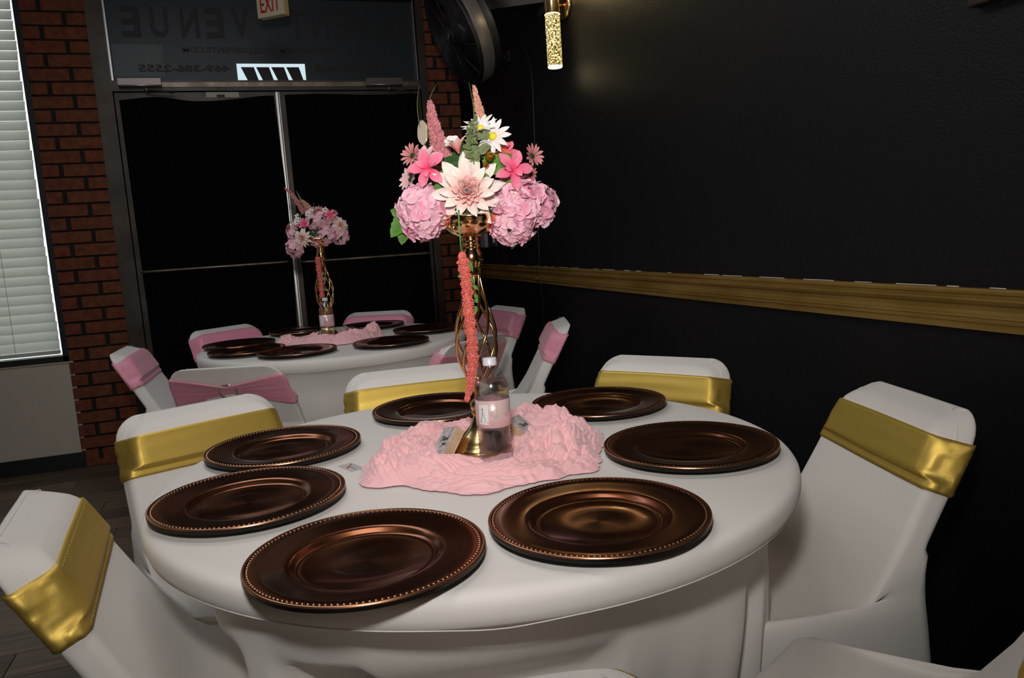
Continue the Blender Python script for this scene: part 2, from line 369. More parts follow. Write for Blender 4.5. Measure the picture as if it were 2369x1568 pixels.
pier(-1.068, -0.742, 'wall_pier_left', M['brick'], 3)
pier(1.162, 1.370, 'wall_pier_right', M['brick'], 5)

# gold chair rail: moulded profile run along the right wall
prof = [(0, 1.003), (0.016, 1.003), (0.020, 0.998), (0.020, 0.992), (0.016, 0.990), (0.0165, 0.985), (0.021, 0.983), (0.022, 0.978),
        (0.019, 0.971), (0.013, 0.966), (0.0115, 0.956), (0.013, 0.949), (0.0185, 0.946), (0.0195, 0.942), (0.0165, 0.940), (0.0165, 0.937),
        (0.0195, 0.935), (0.0195, 0.932), (0.014, 0.930), (0.014, 0.9145), (0, 0.9145)]
V = []; F = []
ys = [-3.4+0.6*i for i in range(14)]+[YB-0.006]
for yy in ys:
    for (d, z) in prof: V.append((XR-0.0005-d, yy, z))
n = len(prof)
for j in range(len(ys)-1):
    for i in range(n-1): F.append((j*n+i, (j+1)*n+i, (j+1)*n+i+1, j*n+i+1))
rail = struct(mesh('trim_1', V, F, M['paint_gold'], smooth=False))
cv = []
y = 1.0
while y < 4.2:
    l = rnd.uniform(0.02, 0.13)
    if rnd.random() < 0.75: cv.append(box(XR-0.0015-0.0015*rnd.random(), XR-0.0008, y, y+l, 1.0028, 1.0040+0.0008*rnd.random()))
    y += l+rnd.uniform(0.01, 0.10)
mesh('caulk_bead', *merge(cv), M['caulk'], rail, smooth=False, kind='stuff')

# ---------------- window with blinds
win = struct(mesh('window_1', *merge([box(WX0-0.02, WX0+0.03, YB-0.005, YB+0.09, WZ0-0.045, WZ1), box(WX1-0.008, WX1+0.022, YB-0.012, YB+0.09, WZ0-0.045, ZC-0.02),
      box(WX0, WX1+0.022, YB-0.012, YB+0.09, WZ0-0.045, WZ0-0.012)]), M['black'], smooth=False))
gl = mat('window_glass', (0.9, 0.95, 0.93), 0.0, 0, Transmission_Weight=1.0, IOR=1.01)
bbox_obj('pane', (WX0+0.03, WX1-0.008, YB+0.075, YB+0.079, WZ0-0.012, WZ1), gl, win)
bl = thing('window_blind', 'closed white horizontal-slat blind hanging in the window at the left edge', 'blind', (WX0+0.04, YB+0.03, WZ0))
bw = (WX1-0.026)-(WX0+0.04)
sl = []
for i in range(5):
    t = i/4.0; a = (t-0.5); sl.append((a*0.066*math.sin(math.radians(72)), 0.004*math.cos(PI*a), a))
def slat(z, ang=72):
    V = []; F = []
    for i in range(7):
        a = i/6-0.5; w = 0.058*a; b = 0.0035*math.cos(PI*a)
        yy = w*math.cos(math.radians(ang))-b*math.sin(math.radians(ang)); zz = w*math.sin(math.radians(ang))+b*math.cos(math.radians(ang))
        V += [(0, yy, zz), (bw, yy, zz)]
    for i in range(6): F.append((2*i, 2*i+1, 2*i+3, 2*i+2))
    return V, F
sv = slat(0); s0 = None
z = 0.052
while z < WZ1-WZ0-0.02:
    if s0 is None:
        s = s0 = mesh('slat', sv[0], sv[1], M['slat'], bl)
    else: s = link(s0.copy(), bl)
    s.location = (rnd.uniform(-0.003, 0.003), 0, z); s.rotation_euler = (rnd.uniform(-0.02, 0.02), 0, 0); z += 0.0535
bbox_obj('bottom_rail', (0, bw, -0.024, 0.014, 0.0, 0.022), M['slat'], bl, bevel=0.003)
for xx in (bw-0.22, bw-0.85):
    mesh('ladder_cord', *tube([(xx, -0.018, 0.01), (xx, -0.018, WZ1-WZ0-0.05)], 0.0012, 6), M['cord'], bl)

# ---------------- entrance: frame, transom, two doors
fr = merge([box(-0.742, -0.655, YB-0.03, YB+0.06, 0, 2.70), box(1.118, 1.163, YB-0.03, YB+0.06, 0, 2.70),
            box(-0.655, 1.118, YB-0.03, YB+0.06, 2.135, 2.188), box(-0.655, 1.118, YB-0.03, YB+0.06, 2.672, 2.70)])
dfr = struct(mesh('trim_2', fr[0], fr[1], M['bronze'], smooth=False))
bbox_obj('header_strip', (-0.60, 1.10, YB-0.036, YB-0.03, 2.150, 2.176), M['bronze_light'], dfr)
bbox_obj('stop_bead', (-0.655, 1.118, YB-0.035, YB-0.028, 2.128, 2.138), M['bronze'], dfr)
tw = struct(bbox_obj('window_2', (-0.655, 1.118, YB+0.035, YB+0.045, 2.188, 2.672), M['vinyl']))
bbox_obj('film_patch', (-0.640, -0.372, YB+0.0335, YB+0.0352, 2.222, 2.400), M['vinyl_pale'], tw, label='paler patch of tinted film in the lower left of the transom')  # paler blue-grey than the rest of the transom
bbox_obj('glazing_bead', (-0.655, -0.645, YB+0.0, YB+0.035, 2.188, 2.672), M['alu'], tw)
bbox_obj('glazing_bead', (1.106, 1.110, YB-0.005, YB+0.035, 2.188, 2.672), M['alu'], tw)
TM = lambda x, z: basis((1, 0, 0), (0, 0, 1), (0, -1, 0), (x, YB+0.0340, z))
ux = lambda u: -0.574+(u-190)*0.000911
for ch, u in zip('EUNEV', (245, 410, 590, 740, 900)):
    text_mesh('letter', ch, 0.2, M['letter'], TM(ux(u), 2.525), tw, offset=0.006, fit=(0.100, 0.172), mirror=True)
for ch, u in zip('TNEVE', (1255, 1405, 1552, 1690, 1840)):
    text_mesh('letter', ch, 0.2, M['letter'], TM(ux(u), 2.525), tw, offset=0.006, fit=(0.096, 0.172), mirror=True)
text_mesh('web_address', 'WWW.THEMARCELOSEVENTS.COM', 0.05, M['letter'], TM(0.167, 2.373), tw, offset=0.0012, fit=(0.865, 0.033), mirror=True)
text_mesh('phone_number', '469-386-2555', 0.05, M['letter'], TM(-0.262, 2.268), tw, offset=0.002, fit=(0.500, 0.044), mirror=True)
text_mesh('phone_number', '214-394-0863', 0.05, M['letter'], TM(0.700, 2.268), tw, offset=0.002, fit=(0.440, 0.044), mirror=True)
lp = thing('lit_window_graphic', 'small bright white panel with four slanted black bars in the transom', 'sign', (0.0, YB+0.025, 2.19))
bbox_obj('panel', (0.024, 0.419, 0, 0.004, 0.0, 0.104), M['lit_panel'], lp)  # glowing panel added for the daylight seen through the glass
for i in range(4):
    x0 = 0.047+0.087*i
    xt, xb, wd = x0, x0+0.035, 0.062
    V = [(xt, -0.002, 0.084), (xt+wd+0.012, -0.002, 0.084), (xb+wd, -0.002, 0.0), (xb, -0.002, 0.0)]
    V = V+[(a, 0.001, c) for a, b_, c in V]
    mesh('slanted_bar', V, [(0, 1, 2, 3), (7, 6, 5, 4), (0, 4, 5, 1), (1, 5, 6, 2), (2, 6, 7, 3), (3, 7, 4, 0)], M['letter'], lp, smooth=False)
def door(x0, x1, name, barside):
    d = struct(mesh(name, *merge([box(x0, x0+0.055, YB-0.012, YB+0.03, 0.012, 2.125), box(x1-0.055, x1, YB-0.012, YB+0.03, 0.012, 2.125),
        box(x0+0.055, x1-0.055, YB-0.012, YB+0.03, 2.06, 2.125), box(x0+0.055, x1-0.055, YB-0.012, YB+0.03, 0.012, 0.20)]), M['bronze'], smooth=False))
    bbox_obj('pane', (x0+0.055, x1-0.055, YB+0.006, YB+0.012, 0.2, 2.06), M['vinyl'], d)
    # black fabric taped over the glass, top edge sagging
    V = []; F = []; nx, nz = 40, 50
    a0, a1 = x0+(0.022 if barside < 0 else 0.03), x1-(0.004 if barside < 0 else 0.02)
    for j in range(nz+1):
        for i in range(nx+1):
            s = i/nx; t = j/nz
            top = 2.093+0.012*math.sin(s*9+barside)-0.018*math.exp(-((s-0.42)/0.16)**2)-0.004*s
            if barside > 0: top = 2.105+0.004*math.sin(s*7)
            z = 0.03+(top-0.03)*t
            edge = 0.018*(1-t)**1.3+(0.010*math.sin(z*3.4))
            x = a0+0.012*(1-t)+(a1-edge-a0)*s if barside < 0 else a0+(a1-a0)*s
            yy = YB-0.016-0.004*abs(noise.noise(Vector((x*3, z*2.2, barside*5))))-0.006*math.exp(-((top-z-0.06)/0.02)**2)*max(0, math.sin(s*6))
            V.append((x, yy, z))
    for j in range(nz):
        for i in range(nx): F.append((j*(nx+1)+i, j*(nx+1)+i+1, (j+1)*(nx+1)+i+1, (j+1)*(nx+1)+i))
    o = mesh('door_fabric', V, F, M['black_cloth'], d)
    zb = 1.108 if barside < 0 else 1.10
    pb = mesh('push_bar', *tube([(x0+0.03, YB-0.02, zb), (x0+0.03, YB-0.05, zb), (x0+0.06, YB-0.058, zb), (x1-0.06, YB-0.058, zb), (x1-0.03, YB-0.05, zb), (x1-0.03, YB-0.02, zb)], 0.0075, 10), M['bronze_light'], d)
    return d
d1 = door(-0.65, 0.228, 'door_1', -1)
d2 = door(0.250, 1.113, 'door_2', 1)
struct(bbox_obj('trim_3', (0.2285, 0.2495, YB-0.004, YB+0.02, 0.012, 2.125), M['alu']))
bbox_obj('weather_strip', (0.2405, 0.2455, YB-0.016, YB-0.004, 0.012, 2.12), M['black'], d2)
for z in (1.345, 1.32): mesh('screw', *xf(lathe([(0, 0.003), (0.006, 0.002), (0.007, 0)], 12), basis((1, 0, 0), (0, 0, -1), (0, 1, 0), (0.233, YB-0.013, z))), M['white'], d1)
mesh('lock_cylinder', *xf(lathe([(0.001, -0.010), (0.016, -0.008), (0.019, 0.0)], 20), basis((1, 0, 0), (0, 0, 1), (0, 1, 0), (0.21, YB-0.014, 1.19))), M['white'], d1)
glimpses = thing('taped_notes', 'pale paper strip and small cards taped above the left door curtain', 'paper', (0, YB-0.0135, 2.06))  # flat pieces put in for brightness showing through the gap
bbox_obj('paper_strip', (-0.163, 0.02, 0, 0.001, 0.034, 0.064), mat('paper', (0.42, 0.40, 0.34), 0.8), glimpses)
bbox_obj('dark_card', (-0.105, -0.06, -0.001, 0.0, 0.034, 0.050), M['black'], glimpses)
bbox_obj('small_card', (-0.265, -0.19, 0, 0.001, 0.030, 0.058), M['vinyl_pale'], glimpses)
def closer(x, label):
    t = thing('door_closer', label, 'door closer', (x, YB-0.031, 2.165))
    mesh('closer_body', *box(-0.112, 0.112, -0.045, 0.0, -0.018, 0.026), M['closer'], t, smooth=False)
    o = mesh('cover_lip', *tube([(-0.112, -0.046, -0.014), (0.112, -0.046, -0.014)], 0.004, 8), M['alu'], t)
    mesh('spindle', *xf(lathe([(0, 0.0), (0.012, 0.0), (0.012, 0.028), (0, 0.028)], 16), Matrix.Translation((0.03, -0.022, -0.046))), M['closer'], t)
    mesh('swing_arm', *tube([(0.03, -0.022, -0.04), (0.13, -0.05, -0.048), (0.17, -0.03, -0.05)], 0.006, 8), M['fan_arm'], t)
closer(-0.505, 'bronze hydraulic door closer above the left door')
closer(0.88, 'bronze hydraulic door closer above the right door')

# ================================================================ TABLES
PLT1 = [(0.1056, 1.0441), (0.4483, 1.025), (0.761, 1.2843), (0.7704, 1.7253), (0.4061, 1.9098), (0.0206, 1.7314), (-0.0501, 1.3954)]
T1 = Vector((0.386, 1.487)); T2 = Vector((0.33, 3.76)); TH = 0.74
# chair: seat centre x, y, heading (deg)
CH1 = [('A', 0.866, 1.333, 166.5), ('B', 0.768, 1.746, 215.5), ('C', 0.400, 1.905, 267.3), ('D', -0.015, 1.767, 294.1),
       ('E', 0.016, 1.391, 5.0), ('N', 0.182, 0.992, 80.0), ('M', 0.705, 0.900, 119.0)]
CH2 = [('F', 0.016, 3.175, 68.4), ('L', 0.529, 3.158, 126.3), ('H', 0.854, 3.226, 162.4), ('G', 0.872, 3.905, 190.4),
       ('K', 0.458, 4.060, 243.0), ('J', 0.040, 4.010, 304.6), ('I', -0.174, 3.678, 355.7)]
SEATF = 0.10
def table(c, chairs, label, legs, seed):
    t = thing('round_table', label, 'table', (c.x, c.y, 0))
    top = lathe([(0, 0.715), (0.612, 0.715), (0.615, 0.722), (0.612, 0.735), (0, 0.735)], 72)
    mesh('tabletop', *top, M['white'], t)
    for la in legs:
        a = math.radians(la); ex = 0.53
        mesh('leg', *tube([(0.33*math.cos(a), 0.33*math.sin(a), 0.712), (ex*math.cos(a), ex*math.sin(a), 0.60), (ex*math.cos(a), ex*math.sin(a), 0.0)], 0.013, 8), M['closer'], t)
    # spandex cover
    n = 360; V = []; F = []
    prof = [(0.0, 0.74), (0.2, 0.74), (0.4, 0.74), (0.55, 0.74), (0.598, 0.74), (0.608, 0.7385), (0.6155, 0.7345), (0.6195, 0.728), (0.621, 0.720), (0.6205, 0.708), (0.617, 0.697), (0.611, 0.690)]
    zs = [0.683, 0.675, 0.665, 0.65, 0.635, 0.62, 0.60, 0.58, 0.56, 0.54, 0.52, 0.50, 0.48, 0.46, 0.43, 0.40, 0.36, 0.32, 0.28, 0.24, 0.20, 0.15, 0.10, 0.05, 0.006]
    for (r, z) in prof:
        for i in range(n):
            a = 2*PI*i/n
            V.append((r*math.cos(a), r*math.sin(a), z))
    for z in zs:
        for i in range(n):
            a = 2*PI*i/n
            dl = min(abs((a-math.radians(q)+PI) % (2*PI)-PI) for q in legs)
            w = math.exp(-(dl/0.36)**2)
            d = 0.68-z
            r = 0.553-0.012*sstep(0, 0.1, d)+0.018*w-(1-w)*0.33*max(0, d)
            r += 0.052*math.exp(-(0.69-z)/0.013)
            fold = 0.006*math.sin(a*37+3*noise.noise(Vector((a*2, 0, seed))))+0.009*noise.noise(Vector((a*9, z*1.2, seed)))
            near = math.exp(-(dl/0.24)**2)
            r += fold*sstep(0.05, 0.4, d)*(0.35+1.6*near)
            r += 0.006*noise.noise(Vector((a*4, z*5, seed+9)))*sstep(0.02, 0.1, d)
            e = Vector((math.cos(a), math.sin(a)))
            for (_, cx, cy, h) in chairs:
                f = Vector((math.cos(math.radians(h)), math.sin(math.radians(h)))); rv = Vector((f.y, -f.x))
                C = Vector((cx, cy))-c; ef = e.dot(f)
                if ef > -0.3: continue
                rm = (C.dot(f)+SEATF+0.018)/ef
                if rm <= 0: continue
                P = e*min(r, rm)-C; xl = abs(P.dot(rv))
                k = (1-sstep(0.232, 0.262, xl))*(1-sstep(0.475, 0.60, z))*sstep(0.04, 0.12, dl)
                if rm < r: r = r+(rm-r)*k
            V.append((r*math.cos(a), r*math.sin(a), z))
    m = len(prof)+len(zs)
    for j in range(1, m-1) if False else range(m-1):
        for i in range(n):
            i2 = (i+1) % n; F.append((j*n+i, (j+1)*n+i, (j+1)*n+i2, j*n+i2))
    cv = mesh('table_cover', V, F, M['spandex'], None)
    cv.location = (c.x, c.y, 0)
    sp = []
    a0 = math.radians(-103)
    pts = [(0.6145*math.cos(a), 0.6145*math.sin(a), 0.6925-0.004*math.exp(-((a-a0)/0.10)**2)) for a in [2*PI*i/180-PI for i in range(181)]]
    mesh('hem_seam', *tube(pts, 0.0009, 6, cap=False), M['spandex'], cv)
    vs = [((0.56-0.1*k*0.33+0.002)*math.cos(a0), (0.56-0.1*k*0.33+0.002)*math.sin(a0), 0.68-0.1*k) for k in range(1)]
    return t, cv
t1, c1 = table(T1, CH1, 'near round folding table hidden under the white cover in the foreground', (-41, 62, 115, 217), 1.0)
tag(c1, 'white stretch cover on the near round table in the foreground', 'tablecloth')
t2, c2 = table(T2, CH2, 'far round folding table hidden under the white cover before the doors', (-20, 42, 160, 214), 5.0)
tag(c2, 'white stretch cover on the far round table before the doors', 'tablecloth')

# ================================================================ CHAIRS
LEAN, D0 = 0.544, 0.185
def yF(z): return -(D0+LEAN*(z-0.45))+0.015*sstep(0.686, 0.697, z)*(1-sstep(0.766, 0.792, z))
def yB(z): return -(D0+LEAN*(z-0.45))-0.050
def wB(z):
    w = 0.230-0.066*max(0, z-0.45); rc = 0.062; h = 0.799
    if z > h-rc: w -= rc-math.sqrt(max(0.0, rc*rc-(z-h+rc)**2))
    return w
def wF(z):
    w = 0.230-0.066*max(0, z-0.45)-0.012-0.022*sstep(0.684, 0.70, z)
    rc = 0.045; h = 0.785
    if z > h-rc: w -= rc-math.sqrt(max(0.0, rc*rc-(min(z, h)-h+rc)**2))
    return w
def ring(yf, zf, yb, zb, wf, wr, r0=0.014, grow=0.0, nb=12):
    """rounded quadrilateral between a front line and a back line; list of (point, v, x)"""
    T = math.hypot(yf-yb, zf-zb); b = T/2+grow; a = wr+grow; r = min(r0+grow, b*0.95)
    pts = []
    def side(p, q, k):
        for i in range(k): t = i/k; pts.append((p[0]+(q[0]-p[0])*t, p[1]+(q[1]-p[1])*t))
    def arc(cx, cy, a0, k=5):
        for i in range(k): t = a0+PI/2*i/k; pts.append((cx+r*math.cos(t), cy+r*math.sin(t)))
    side((a, -b+r), (a, b-r), 5); arc(a-r, b-r, 0)
    side((a-r, b), (-a+r, b), nb*2); arc(-a+r, b-r, PI/2)
    side((-a, b-r), (-a, -b+r), 5); arc(-a+r, -b+r, PI)
    side((-a+r, -b), (a-r, -b), nb*2); arc(a-r, -b+r, 1.5*PI)
    out = []
    for (x, d) in pts:
        v = d/b if b > 0 else 0; k = (v+1)/2
        xx = x*(1+(wf/wr-1)*max(0, min(1, k)))
        s = d/T+0.5 if T > 1e-6 else 0.5
        out.append((Vector((xx, yb+(yf-yb)*s, zb+(zf-zb)*s)), v, xx))
    return out
def cover_mesh():
    st = []
    def S(yf, zf, yb, zb, wf, wr, r=0.02, arch=0.0): st.append((yf, zf, yb, zb, wf, wr, r, arch))
    fy = SEATF
    S(fy+0.005, 0.0, -0.345, 0.0, 0.222, 0.232, 0.03, 1)
    S(fy+0.004, 0.10, -0.335, 0.10, 0.220, 0.231, 0.03, 0.45)
    S(fy+0.003, 0.22, -0.322, 0.22, 0.218, 0.230, 0.028, 0.1)
    S(fy+0.002, 0.33, -0.312, 0.33, 0.217, 0.230, 0.026)
    S(fy, 0.41, -0.304, 0.41, 0.216, 0.230, 0.024)
    S(fy-0.001, 0.428, -0.302, 0.43, 0.216, 0.230, 0.024)
    S(fy-0.006, 0.441, -0.300, 0.45, 0.214, 0.230, 0.024)
    S(fy-0.020, 0.449, -0.299, 0.46, 0.209, 0.230, 0.024)
    S(fy-0.07, 0.451, -0.299, 0.475, 0.205, 0.229, 0.024)
    S(-0.04, 0.446, -0.298, 0.49, 0.208, 0.228, 0.022)
    S(-0.11, 0.443, -0.298, 0.505, 0.213, 0.227, 0.02)
    S(-0.155, 0.450, -0.298, 0.52, 0.217, 0.226, 0.018)
    S(-0.185, 0.470, -0.299, 0.535, 0.219, 0.225, 0.016)
    S(-0.203, 0.495, -0.302, 0.552, 0.2185, 0.224, 0.016)
    for z in (0.54, 0.59, 0.64, 0.675, 0.684, 0.688, 0.693, 0.698, 0.71, 0.73, 0.745, 0.757, 0.767, 0.775, 0.781, 0.785):
        t = sstep(0.69, 0.785, z); zb = z-0.004*0-0.018*(1-t)*sstep(0.5, 0.62, z)+0.012*t
        zb = max(zb, 0.565 if z < 0.56 else zb)
        S(yF(z), z, yB(zb), zb, wF(z), wB(zb), 0.014)
    S(yB(0.797)+0.028, 0.792, yB(0.7985)+0.002, 0.7982, wF(0.785)-0.004, wB(0.7985), 0.01)
    S(yB(0.797)+0.014, 0.7975, yB(0.7985)+0.007, 0.7988, wF(0.785)-0.006, wB(0.7988), 0.004)
    V = []; F = []; N0 = None
    for (yf, zf, yb, zb, wf, wr, r, arch) in st:
        rg = ring(yf, zf, yb, zb, wf, wr, r)
        N0 = len(rg)
        for (p, v, x) in rg:
            if arch:
                if abs(v) > 0.9: k = 1-min(1, abs(x)/0.20)**2
                else: k = 1-min(1, abs(v))**2
                p = p+Vector((0, 0, 0.16*arch*max(0, k)))
            V.append(p+Vector((0, 0.002*noise.noise(p*9), 0)))
    for j in range(len(st)-1):
        for i in range(N0):
            i2 = (i+1) % N0; F.append((j*N0+i, j*N0+i2, (j+1)*N0+i2, (j+1)*N0+i))
    F.append(tuple(range((len(st)-1)*N0, len(st)*N0)))
    return V, F
def sash_mesh(seed):
    V = []; F = []; K = 16; z0, z1 = (0.671, 0.762) if seed < 3 else (0.664, 0.781)
    rows = [(-0.0, -0.003)]+[(i/K, 0.0035) for i in range(K+1)]+[(1.0, -0.003)]
    for (t, gr) in rows:
        z = z0+(z1-z0)*t; zb = z-0.016
        for (p, v, x) in ring(yF(z), z, yB(zb), zb, wF(z), wB(zb), 0.012, grow=gr+0.001):
            q = p.copy()
            if v > 0.9:   # inner face: nearly flat, faint horizontal drag folds
                q.y += 0.0022*noise.noise(Vector((x*3, z*55, seed)))
                q.z += 0.004*math.cos(x*7)*(t-0.5)
            elif v < -0.9:   # outer face gathered to the buckle
                k = max(0, 1-abs(x)/0.205)**1.15; mid = z0-0.008+(z1-z0)*0.45
                q.z = q.z+(mid-q.z)*0.66*k; q.y -= 0.004*k+0.0032*abs(math.sin(t*19+x*5))*(0.4+k)+0.0035*noise.noise(Vector((x*4, t*16, seed)))*(0.5+k)
                q.z -= 0.02*t*0*(1-k)
            else:
                q.x += (1 if x > 0 else -1)*(0.0028*noise.noise(Vector((v*2.5, t*9, seed+(3 if x > 0 else 0)))))
                q.z += 0.0
            V.append(q)
    n = len(V)//len(rows)
    for j in range(len(rows)-1):
        for i in range(n):
            i2 = (i+1) % n; F.append((j*n+i, j*n+i2, (j+1)*n+i2, (j+1)*n+i))
    return V, F
def stitch_mesh(zq):
    out = []
    rg = ring(yF(zq), zq, yB(zq-0.016), zq-0.016, wF(zq), wB(zq-0.016), 0.012, grow=0.0052)
    P = [p for (p, v, x) in rg if v > -0.9]
    # only inner face and sides carry the hem thread
    idx = [i for i, (p, v, x) in enumerate(rg) if v > 0.95]
    P = [rg[i][0] for i in idx]
    for i in range(len(P)-1):
        a, b = P[i], P[i+1]
        out.append(tube([a.lerp(b, 0.15), a.lerp(b, 0.85)], 0.0006, 4, cap=False))
    return merge(out)
def buckle_mesh(z0=0.671, z1=0.762):
    parts = []
    zc = z0-0.008+(z1-z0)*0.45; yc = yB(zc)-0.017
    n = Vector((0, -0.879, -0.478))
    Mx = facing(n, 0, (0, yc, zc))
    oct_ = ([(1, 0, 0), (-1, 0, 0), (0, 1, 0), (0, -1, 0), (0, 0, 1), (0, 0, -1)], [(0, 2, 4), (2, 1, 4), (1, 3, 4), (3, 0, 4), (2, 0, 5), (1, 2, 5), (3, 1, 5), (0, 3, 5)])
    parts.append(xf(torus(0.031, 0.0022, 40, 6), Mx))
    for R, k in ((0.0285, 34), (0.0325, 40)):
        for i in range(k):
            a = 2*PI*i/k
            parts.append(xf(oct_, Mx @ Matrix.Translation((R*math.cos(a), R*math.sin(a)*1.05, 0.003)) @ Matrix.Scale(0.0022, 4)))
    return merge(parts)
proto = {}
def make_chair(kind):
    t = thing('banquet_chair', '', 'chair')
    if 'cover' not in proto:
        o = mesh('chair_cover', *cover_mesh(), M['spandex'], t); proto['cover'] = o
        sd = []
        for z in (0.70, 0.72, 0.74, 0.755, 0.767, 0.777, 0.786, 0.792):
            q_ = sstep(0.69, 0.785, z); zb = z-0.018*(1-q_)+0.012*q_
            sd.append((wB(zb)*(1+(wF(z)/wB(zb)-1)*0.45)-0.0003, (yF(min(z, 0.785))+yB(zb))/2, (z+zb)/2))
        ym, zm = yB(0.7985)+0.012, 0.7990
        s = [(-x, y, z) for (x, y, z) in sd]+[(sd[-1][0]*(-0.92+0.092*i), ym, zm-0.0002) for i in range(21)]+list(reversed(sd))
        proto['seam'] = mesh('top_seam', *tube(s, 0.0006, 5, cap=False), M['thread_white'], t)
        proto['glide'] = None
    else:
        link(proto['cover'].copy(), t); link(proto['seam'].copy(), t)
    m = M['lame'] if kind == 'gold' else M['satin']
    if kind not in proto:
        s = mesh('sash', *sash_mesh(1.0 if kind == 'gold' else 6.0), m, t); proto[kind] = s
        if kind == 'gold':
            st = mesh('hem_stitching', *merge([stitch_mesh(0.757), stitch_mesh(0.676)]), M['thread_gold'], s, kind='stuff'); proto['st'] = st
        b = mesh('buckle', *(buckle_mesh() if kind == 'gold' else buckle_mesh(0.664, 0.781)), M['rhine'], s, smooth=False, label='rhinestone ring buckle'); proto['buckle'+kind] = b
    else:
        s = link(proto[kind].copy(), t)
        if kind == 'gold': link(proto['st'].copy(), s)
        link(proto['buckle'+kind].copy(), s)
    return t
LBL = {'A': 'white covered chair with gold sash against the black wall at right, back fully visible',
 'B': 'white covered chair with gold sash behind the back right plate of the near table',
 'C': 'white covered chair with gold sash behind the near table, directly left of the tall vase',
 'D': 'white covered chair with gold sash behind the left plates of the near table',
 'E': 'white covered chair with gold sash turned sideways in the bottom left corner',
 'N': 'white covered chair of which only the rounded top shows at the bottom centre',
 'M': 'white covered chair at bottom right corner showing its seat and a sliver of gold sash',
 'F': 'white covered chair with gathered pink sash and rhinestone ring, its back to the camera',
 'L': 'white covered chair with pink sash half hidden behind the near vase cage',
 'H': 'white covered chair with pink sash seen edge-on against the black wall',
 'G': 'white covered chair with pink sash right of the far table near the room corner',
 'K': 'white covered chair with pink sash behind the far table, right of its bottle',
 'J': 'white covered chair with pink sash behind the left plates of the far table',
 'I': 'white covered chair with pink sash at the far left beside the brick pier'}
for (kk, x, y, h) in CH1+CH2:
    gold = kk in 'ABCDENM'
    o = make_chair('gold' if gold else 'pink')
    o['label'] = LBL[kk]; o['group'] = 'chairs around the near table' if gold else 'chairs around the far table'
    o.location = (x, y, 0); o.rotation_euler = (0, 0, math.radians(h-90))

# ================================================================ PLATES
def make_plate():
    t = thing('charger_plate', '', 'plate')
    top = [(0, 0.0060), (0.04, 0.0060), (0.088, 0.0060), (0.0895, 0.0068), (0.0915, 0.0062), (0.095, 0.0068), (0.099, 0.0095), (0.103, 0.0130), (0.107, 0.0152), (0.111, 0.0160),
           (0.125, 0.0170), (0.14, 0.0184), (0.1535, 0.0198), (0.155, 0.0194), (0.1600, 0.0196), (0.1615, 0.0208)]
    mesh('plate_dish', *lathe(top, 96), M['plate'], t)
    mesh('plate_edge', *lathe([(0.1615, 0.0208), (0.1640, 0.0210), (0.1652, 0.0200), (0.1655, 0.0185)], 96), M['plate_rim'], t)
    mesh('plate_foot', *lathe([(0.1655, 0.0185), (0.1650, 0.0130), (0.160, 0.0105), (0.14, 0.0075), (0.115, 0.002), (0.11, 0.0), (0.0, 0.0)], 96), M['plate_under'], t)
    oct_ = []
    nb = 132; bl_ = []
    for i in range(nb):
        a = 2*PI*i/nb; V = [(0, 0, 1)]+[(0.9*math.cos(b*PI/3), 0.9*math.sin(b*PI/3), 0.3) for b in range(6)]
        F = [(0, 1+b, 1+(b+1) % 6) for b in range(6)]
        bl_.append(xf((V, F), Matrix.Translation((0.1575*math.cos(a), 0.1575*math.sin(a), 0.0193)) @ Matrix.Scale(0.0026, 4)))
    mesh('beaded_rim', *merge(bl_), M['plate_rim'], t, kind='stuff')
    return t
PL1 = ['copper-brown charger plate overhanging the front edge, second-nearest and left of centre', 'copper-brown charger plate at front right, centre of it glowing gold',
 'copper-brown charger plate at the right edge of the near table', 'copper-brown charger plate before the back right gold-sashed chair',
 'copper-brown charger plate behind the hanging coral tassel, partly hidden by the vase', 'copper-brown charger plate at back left of the near table, behind another plate',
 'copper-brown charger plate at the left edge of the near table']
PLT2 = [(0.530, 3.352), (0.135, 3.372), (-0.068, 3.580), (-0.105, 3.865), (0.20, 4.20), (0.565, 4.130), (0.768, 3.715)]
PL2 = ['dark charger plate at the front right of the far table, alone on open cloth', 'dark charger plate at front centre of the far table, reflecting the pink gauze',
 'dark charger plate at the front left edge of the far table', 'dark charger plate in front of the far table\'s left rear pink-sashed chair',
 'dark charger plate at the back of the far table, left of its vase', 'dark charger plate at the back of the far table, before the rear pink-sashed chair',
 'dark charger plate at the right edge of the far table']
p0 = None
for pts, lab, grp in ((PLT1, PL1, 'charger plates on the near table'), (PLT2, PL2, 'charger plates on the far table')):
    for (x, y), lb in zip(pts, lab):
        if p0 is None: p = p0 = make_plate()
        else: p = copy_tree(p0)
        p.location = (x, y, TH+0.0004); p.rotation_euler = (0, 0, rnd.uniform(0, 6)); p['label'] = lb; p['group'] = grp

